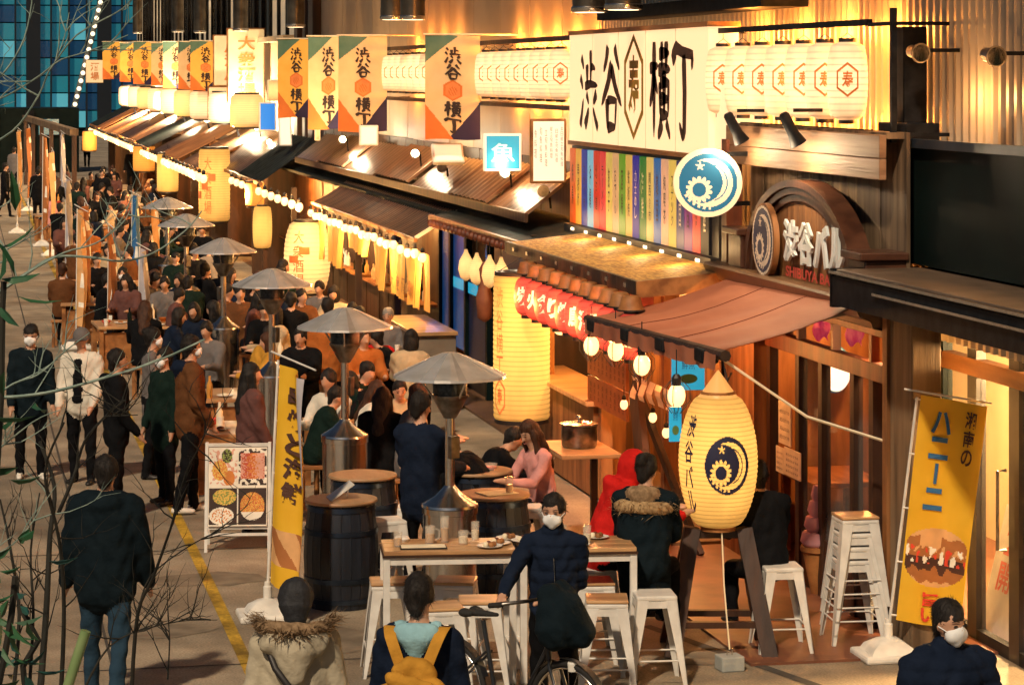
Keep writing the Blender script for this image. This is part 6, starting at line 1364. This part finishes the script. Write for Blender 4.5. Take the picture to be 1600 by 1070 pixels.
for i, (px, py, yw, st_z, tp_, hr, lab, hm_, ln) in enumerate(CROWD):
    if st_z >= .55:
        H_ = 1.66; person(lab, at(px, py, H_), yw, H_, top=tp_, bottom=CB, hair=hr, hairm=hm_, voxel=.03, bulk=.03, coat=.2); continue
    t, p = pseat(lab, px, py, yw, st_z, 1.62+.1*math.sin(i*3.7), top=tp_, bottom=CB, hair=hr, hairm=hm_, voxel=.02 if py > 480 else .03, lean=ln, bulk=.015+.01*(i % 3), head=(12*math.sin(i*2), 6+ln*.4), group=GQ, face=1 if yw in (FC,) and py > 480 else 0, mask=(i == 22))
    SP.append((p, yw, st_z))
for i, (px, yg, yw, c, lab) in enumerate(((8, 340, FR, CB, 'pedestrian in black at the left picture edge far away'), (22, 300, FA, CGY, 'pedestrian in grey walking away far left'), (36, 262, FC, CPU, 'pedestrian in plum far down the street'), (100, 262, FA, CB, 'pedestrian in black between the far flags'), (136, 262, FA, CN, 'pedestrian in navy near the farthest lantern'), (205, 300, FC, CB, 'pedestrian in black under the far bulb string'), (230, 330, FA, CBR, 'pedestrian in brown behind the sixth heater'))):
    p = gp(px, yg); person(lab, p, yw, 1.68, top=c, bottom=CB, voxel=.032, bulk=.02, coat=.15, legs=((12, 4), (-12, 10)))
# more of the crowd further back, copies of eight seated guests with their own seats
PRO = []
for k, (tp_, hr, hm_, ln, hd3) in enumerate(((CB, 'short', HAIRM, 8, (10, 8)), (CN, 'bob', HAIRM, 12, (-15, 5)), (CBR, 'short', HAIRM, 4, (20, 0)), (CB, 'long', HAIRB, 14, (0, 14)), (CG, 'short', HAIRM, 18, (-20, 10)), (CBE, 'bob', HAIRM, 6, (15, 4)), (CGY, 'short', HAIRM, 10, (0, 6)), (CPU, 'long', HAIRM, 8, (-10, 6)))):
    t_, s_, _, _ = person('x', Vector((0, 0, 0)), 0, 1.66, seat=.45, lean=ln, arms=((28, 8, 62, 18), (24, 8, 70, 20)), top=tp_, bottom=CB, hair=hr, hairm=hm_, voxel=.026, bulk=.02+.006*(k % 3), head=hd3, group='crowd at the far tables'); PRO.append(t_)
CN_ = ('black', 'navy', 'brown', 'long haired black', 'dark green', 'beige', 'grey', 'plum')
MORE = [(415, 470), (440, 480), (350, 445), (395, 455), (300, 430), (305, 470), (330, 500), (258, 420), (262, 480), (232, 425), (225, 470), (150, 395), (172, 380), (205, 385), (222, 360), (250, 350), (118, 365), (100, 340), (130, 322), (155, 330), (180, 340), (205, 322), (90, 318), (110, 305), (150, 298), (178, 292), (200, 290), (225, 310), (130, 278), (105, 270), (548, 470), (575, 478), (545, 560), (425, 425), (330, 380), (280, 340)]
r9 = random.Random(77)
for _ in range(46):
    X_, Y_ = r9.uniform(2.5, 5.5), r9.uniform(36, 92); d_ = X_*SY+Y_*CY; a_ = X_*CY-Y_*SY; MORE.append((round(800+FPX*a_/d_, 1), round(117+FPX*(CAMH-1.323)/d_, 1)))
used8 = set(); M0 = list(MORE)
for i, (px, py) in enumerate(M0):
    k = (i*5+i//8) % 8; p = at(px, py, .45+.905*1.66/1.72); yw = (FC, FA, FR, FL)[(i*7+i//3) % 4]+.4*math.sin(i*1.9); where = 'far' if py < 330 else ('middle' if py < 420 else 'nearer')
    lab = '%s dressed guest at the %s tables, %s in from the left' % (CN_[k], where, nth(sorted(q[0]+q[1]*.001 for q in M0 if ('far' if q[1] < 330 else ('middle' if q[1] < 420 else 'nearer')) == where).index(px+py*.001)))
    if k not in used8: used8.add(k); o = PRO[k]; o.location = p; o.rotation_euler[2] = yw; o['label'] = lab
    else: o = clone(PRO[k], p, yw, lab)
    MORE[i] = (p, yw, lab)
# seats and tables for the crowd
def plain_seat(p, yw, z, lab):
    t = thing('box_stool', lab, 'stool', (p.x, p.y, 0), yw, 'wooden box stools')
    MB().box(-.17, .17, -.17, .17, z-.05, z-.005, ch=.01).local('seat', WOOD, t)
    for sx in (-.13, .13):
        for sy_ in (-.13, .13): MB().box(sx-.02, sx+.02, sy_-.02, sy_+.02, 0, z-.05).local('leg', WOOD, t)
for i, (p, yw, z) in enumerate(SP): plain_seat(p, yw, z, ' '.join(('wooden stool under ' + CROWD[[k for k, c in enumerate(CROWD) if c[3] < .55][i]][6]).split()[:16]))
for p_, yw, lab in MORE: plain_seat(p_, yw, .45, ' '.join(('stool under the '+lab).split()[:16]))
TB = [(440, 560, 'table between the mustard cardigan and the second heater'), (600, 556, 'table in front of the two beige sweaters'), (340, 615, 'table with cups behind the brown jacket man'), (345, 668, 'bench-like low table beside the plum coat'), (540, 660, 'table with food beside the second heater housing'), (370, 500, 'table with bottles below the fourth heater'), (250, 505, 'table behind the narrow flags, lit orange'), (185, 505, 'table among the narrow flags, left one'), (130, 470, 'table at the left seating edge'), (215, 440, 'table below the sixth heater'), (130, 400, 'table at the far left edge'), (75, 335, 'table at the farthest left edge'), (150, 350, 'table in the far crowd'), (300, 455, 'table beside the fourth heater housing'), (200, 410, 'table between the narrow flags and the sixth heater'), (170, 380, 'table in the middle crowd, left one'), (230, 400, 'table in the middle crowd, right one'), (105, 318, 'table under the pergola'), (190, 330, 'table below the farthest heater'), (420, 505, 'table left of the third heater pole')]
rr = random.Random(11)
for i, (px, py, lab) in enumerate(TB):
    p = gp(px, py, .72); t = thing('wooden_table', 'wooden ' + lab, 'table', (p.x, p.y, 0), rr.uniform(-.1, .1), 'wooden tables of the seating area')
    MB().box(-.35, .35, -.55, .55, .68, .72, ch=.008).local('table_top', TABLEWOOD, t)
    for sx in (-.3, .3):
        for sy_ in (-.48, .48): MB().box(sx-.03, sx+.03, sy_-.03, sy_+.03, 0, .68).local('leg', WOOD, t)
    MB().box(-.28, .28, -.47, -.43, .1, .62).local('end_panel', WOOD, t)
    for k in range(4):
        q = Vector((p.x+rr.uniform(-.25, .25), p.y+rr.uniform(-.42, .42), .722)); w3 = ('cup', 'bottle', 'plate', 'bowl')[(k+i) % 4]
        u = thing('table_'+w3, 'small %s on the %s' % (('white cup', 'pale bottle', 'white plate', 'orange bowl')[(k+i) % 4], lab), w3, q, 0, 'tableware of the seating area')
        if w3 == 'bottle': MB().lathe([(.035, 0), (.035, .15), (.013, .2), (.013, .25)], 10).local('glass', (CREAM, DARKGREEN, AMB)[i % 3], u, 40)
        elif w3 == 'plate': MB().lathe([(.05, 0), (.1, .015), (.1, .02), (.05, .01)], 14).local('dish', WHITE, u, 40); MB().ball((0, 0, .02), .04, n=8, sz=.5).local('food', (REDWOOD, WOOD, CREAM)[i % 3], u, 60)
        elif w3 == 'bowl': MB().lathe([(.03, 0), (.065, .05), (.07, .06), (.06, .05)], 12).local('dish', LETR if i % 2 else COR, u, 40)
        else: MB().lathe([(.03, 0), (.036, .1), (.03, .1), (.024, .01)], 12).local('dish', WHITE, u, 40)
# ================================================================== bicycle
bc = thing('bicycle', 'dark city bicycle with a covered front basket pushed by the masked man', 'bicycle', mid, byaw)
BF = mat('bike_paint', (.008, .01, .014), (.02, .024, .03), 6, rough=.3); RUB = rgb('tyre_rubber', (.012, .012, .012), .85)
WR = .31
for x, nm in ((-.52, 'rear_wheel'), (.52, 'front_wheel')):
    tp_ = [Vector((x+WR*math.cos(a), 0, WR+WR*math.sin(a))) for a in np.linspace(0, 2*math.pi, 33)]
    m = MB(); m.tube(tp_, .02, 8, caps=False); wl = m.local(nm, RUB, bc, 60)
    m = MB(); m.tube([Vector((x+(WR-.025)*math.cos(a), 0, WR+(WR-.025)*math.sin(a))) for a in np.linspace(0, 2*math.pi, 33)], .011, 6, caps=False); m.local('rim', STEEL, wl, 60)
    m = MB()
    for k in range(20):
        a = k*math.pi/10; m.tube([(x, .025*(1 if k % 2 else -1), WR), (x+(WR-.03)*math.cos(a), 0, WR+(WR-.03)*math.sin(a))], .0018, 3)
    m.local('spoke', STEEL, wl, None, 'stuff')
    m = MB(); m.tube([(x, -.05, WR), (x, .05, WR)], .025, 10); m.local('hub', STEELD, wl)
    m = MB(); m.grid(lambda u, v: (x+(WR+.035)*math.cos(R(20)+R(150)*u), (v-.5)*.055, WR+(WR+.035)*math.sin(R(20)+R(150)*u)), 16, 2); m.local('mudguard', BF, bc, 60)
for nm, pts, r_ in (('seat_tube', [(-.1, 0, .28), (-.22, 0, .8)], .016), ('down_tube', [(-.1, 0, .28), (.15, 0, .36), (.36, 0, .72)], .019), ('chain_stay', [(-.1, .04, .28), (-.52, .05, WR)], .011), ('chain_stay', [(-.1, -.04, .28), (-.52, -.05, WR)], .011), ('seat_stay', [(-.17, .03, .6), (-.52, .05, WR)], .009), ('seat_stay', [(-.17, -.03, .6), (-.52, -.05, WR)], .009), ('head_tube', [(.36, 0, .62), (.32, 0, .86)], .02), ('fork', [(.37, .0, .62), (.4, .05, .6), (.52, .05, WR)], .012), ('fork', [(.37, .0, .62), (.4, -.05, .6), (.52, -.05, WR)], .012), ('stem', [(.32, 0, .84), (.29, 0, 1.0)], .014), ('handlebar', [(.1, .29, .98), (.2, .27, 1.0), (.29, .1, 1.01), (.29, -.1, 1.01), (.2, -.27, 1.0), (.1, -.29, .98)], .012), ('crank', [(-.1, .08, .28), (.05, .08, .2)], .01), ('crank', [(-.1, -.08, .28), (-.25, -.08, .36)], .01), ('kickstand', [(-.5, .06, .28), (-.58, .14, .02)], .009)):
    m = MB(); m.tube(pts, r_, 8); m.local(nm, BF if nm not in ('handlebar', 'stem') else STEELD, bc, 60)
for sy_ in (-1, 1): m = MB(); m.tube([(.1, sy_*.29, .98), (.2, sy_*.272, .998)], .018, 8); m.local('grip', RUB, bc)
me = fuse([((-.3, -.05, .84), (-.34, -.05, .84), .035, .045, (1, 1, .7), 0), ((-.3, .05, .84), (-.34, .05, .84), .035, .045, (1, 1, .7), 0), ((-.3, 0, .84), (-.1, 0, .85), .04, .02, (1, 1, .7), 0)], .01, 3, 0, 0); me.materials.append(RUB); link('saddle', me, bc)
me = fuse([((.47, -.07, .84), (.42, -.05, 1.05), .13, .09, (1.05, 1, 1), 0), ((.47, .07, .84), (.42, .05, 1.05), .13, .09, (1.05, 1, 1), 0), ((.56, .05, .82), (.47, 0, .95), .11, .15, (1, 1.1, 1), 0)], .013, 5, 0, .008, 2); me.materials.append(CT); link('basket_cover', me, bc)
m = MB(); m.lathe([(.03, 0), (.035, .05), (.03, .06)], 12, (.56, 0, .58)); m.local('headlight', mat('bike_lamp', (.8, .8, .75), rough=.2, spec=1), bc)
# ================================================================== trees in the foreground
BARK = mat('dark_bark', (.007, .008, .006), (.024, .022, .016), 18, (1, 1, .2), .85, bump=.4); TEALB = mat('teal_lit_bark', (.16, .24, .21), (.32, .4, .34), 18, rough=.8, bump=.3)  # pale teal light on the limbs is put into the bark colour
LEAF = mat('leaf_green', (.015, .07, .03), (.03, .13, .05), 4, rough=.5); LEAFT = mat('leaf_teal', (.01, .06, .05), (.02, .1, .08), 4, rough=.5)
def branch(m, pts, w0, w1, d0, d1, n=6):
    P = [zp(x, y_, d0+(d1-d0)*i/(len(pts)-1)) for i, (x, y_) in enumerate(pts)]; out = []
    for i in range(len(P)-1):
        for k in range(4):
            t = k/4; p0, p1, p2, p3 = P[max(0, i-1)], P[i], P[i+1], P[min(len(P)-1, i+2)]
            out.append(.5*((2*p1)+(p2-p0)*t+(2*p0-5*p1+4*p2-p3)*t*t+(3*p1-p0-3*p2+p3)*t**3))
    out.append(P[-1]); L = len(out); px = d0/FPX
    m.tube(out, [max(.0008, (w0+(w1-w0)*i/(L-1))*px*.38) for i in range(L)], n); return out
def twigs(m, path, k, ln, w_, rr, up=.5, depth=1):
    for _ in range(k):
        i = rr.randrange(len(path)//5, len(path)-1); p = path[i]; d = (path[i+1]-path[i]).normalized()
        v = (d*.6+Vector((rr.gauss(0, .7), rr.gauss(0, .4), rr.gauss(up, .5)))).normalized(); L = ln*rr.uniform(.4, 1.2); pts = [p]; 
        for j in range(5): v = (v+Vector((rr.gauss(0, .16), rr.gauss(0, .16), rr.gauss(.04, .16)))).normalized(); pts.append(pts[-1]+v*L/5)
        m.tube(pts, [w_*(1-.85*j/5) for j in range(6)], 4)
        if depth: twigs(m, [a.lerp(b, t) for a, b in zip(pts, pts[1:]) for t in (0, .5)], 2, ln*.5, w_*.55, rr, up, 0)
rr = random.Random(17)
def tree(label, base_px, d, trunks, brs, tw, mt):
    b = zp(base_px, 0, d); t = thing('bare_tree', label, 'tree', (b.x, b.y, 0), 0, 'bare trees near the camera')
    m = MB(); paths = []
    for pts, w0, w1 in trunks:
        g0 = Vector((b.x+rr.uniform(-.15, .15), b.y+rr.uniform(-.15, .15), 0))
        out = branch(m, pts, w0, w1, d, d+rr.uniform(-.5, .5), 8); paths.append(out)
        m.tube([g0, g0.lerp(out[0], .5)+Vector((rr.gauss(0, .04), 0, 0)), out[0]], [w0*d/FPX*.6, w0*d/FPX*.45, w0*d/FPX*.38], 8)
    m.build('trunk', mt, t, 60); m = MB()
    for pts, w0, w1, mt_ in brs: paths.append(branch(m, pts, w0, w1, d+.1, d+rr.uniform(-.6, .6)))
    if brs: m.build('limb', brs[0][3], t, 60)
    m = MB()
    for q in paths: twigs(m, q, tw, .3, .0034, rr)
    m.build('twigs', mt, t, 60, 'stuff'); return t
tree('bare multi-stemmed tree with dark stems at the lower left', 75, 10.5, [([(62, 1090), (72, 960), (78, 840), (85, 760), (62, 690)], 15, 7), ([(95, 1090), (100, 950), (92, 840), (70, 740), (100, 660)], 10, 4), ([(20, 1090), (30, 960), (15, 850), (0, 780)], 9, 4), ([(45, 1090), (52, 960), (48, 860), (62, 770)], 8, 3), ([(205, 1090), (215, 960), (240, 900), (265, 830), (275, 800)], 9, 4), ([(125, 1090), (170, 1010), (240, 975)], 6, 2)],
    [([(92, 800), (115, 745), (132, 690), (165, 650), (195, 625)], 9, 4, BARK), ([(165, 650), (215, 648)], 4, 2, BARK), ([(215, 960), (235, 900), (300, 850), (345, 830)], 4, 2, BARK), ([(262, 1060), (265, 1000), (262, 960)], 4, 2, BARK), ([(215, 985), (280, 970), (340, 968)], 3, 1.5, BARK), ([(265, 830), (290, 740), (315, 690), (330, 640)], 4, 2, BARK)], 6, BARK)
tree('tree reaching in from the left with long pale twigs', -60, 10, [([(-60, 1000), (-50, 800), (-40, 640)], 30, 18)],
    [([(-45, 620), (20, 620), (90, 610), (180, 585), (250, 562), (320, 530)], 9, 4, TEALB), ([(-45, 480), (0, 455), (45, 425), (85, 402), (140, 402), (190, 408), (240, 395), (290, 360), (315, 330)], 9, 2.5, TEALB), ([(45, 425), (100, 395), (150, 380), (190, 350), (205, 325)], 5, 2, TEALB), ([(-40, 640), (20, 600), (60, 585), (100, 550), (140, 520)], 6, 2, TEALB), ([(-45, 240), (20, 205), (60, 150), (85, 100), (140, 80), (200, 55)], 5, 2, TEALB), ([(85, 100), (120, 55), (190, 15), (210, -10)], 4, 2, TEALB), ([(-45, 160), (5, 115), (38, 60), (52, -10)], 5, 3, TEALB), ([(-40, 330), (10, 390), (28, 440)], 4, 3, TEALB), ([(85, 100), (100, 60), (108, 20)], 3, 1.5, TEALB), ([(85, 100), (60, 120), (10, 150), (-30, 165)], 4, 3, TEALB), ([(-40, 880), (20, 850), (60, 800), (80, 745)], 4, 1.5, TEALB), ([(-30, 725), (50, 660), (95, 640)], 4, 2, TEALB)], 4, TEALB)
def leafy(label, pts, d, n, L, W, mt, seed):
    r2 = random.Random(seed); b = zp(pts[0][0], 0, d); t = thing('leafy_plant', label, 'plant', (b.x, b.y, 0), 0, 'leafy plants near the camera')
    m = MB(); top = [zp(x, y_, d) for x, y_ in pts]; m.tube([Vector((b.x, b.y, 0))]+top, .012, 6); m.build('stem', BARK, t)
    for i in range(n):
        q = top[r2.randrange(len(top))]+Vector((r2.gauss(0, .05), r2.gauss(0, .08), r2.gauss(0, .12))); v = Vector((r2.gauss(.15, .5), r2.gauss(-.2, .4), r2.gauss(-.1, .5))).normalized(); sd_ = v.cross(Vector((r2.gauss(0, 1), r2.gauss(0, 1), 1))).normalized(); up = v.cross(sd_)
        l_ = L*r2.uniform(.6, 1.2); w_ = W*r2.uniform(.7, 1.2); m = MB(); c = [q, q+v*l_*.3, q+v*l_*.65-up*l_*.04, q+v*l_-up*l_*.14]
        m.add([c[0], c[1]+sd_*w_+up*.01, c[1], c[1]-sd_*w_+up*.01, c[2]+sd_*w_*.8+up*.008, c[2], c[2]-sd_*w_*.8+up*.008, c[3]], [(0, 2, 1), (0, 3, 2), (1, 2, 5, 4), (2, 3, 6, 5), (4, 5, 7), (5, 6, 7)]); m.build('leaf', mt, t)
leafy('dark green leafy plant at the left edge, upper', [(-6, 760), (2, 620), (4, 480), (6, 440)], 9, 18, .15, .02, LEAF, 1)
leafy('green leafy plant at the lower left corner', [(-4, 1080), (8, 1020), (18, 960), (24, 900)], 8.5, 24, .12, .014, LEAF, 2)
leafy('small teal leafed plant beside the stems', [(40, 1090), (36, 1040), (60, 1000), (30, 945)], 9, 16, .1, .012, LEAFT, 3)
p0, p1 = zp(100, 1090, 9.8), zp(134, 985, 9.8); t = thing('bamboo_stem', 'pale green bamboo stake slanting between the dark stems', 'stake', (p0.x, p0.y, 0)); m = MB(); d_ = (p1-p0).normalized()
m.tube([p0-d_*(p0.z/d_.z), p0, p1], .02, 10); m.build('stake', mat('bamboo_green', (.16, .26, .1), (.26, .34, .16), 5, rough=.4), t, 40)
bpy.data.scenes.remove(TSC)
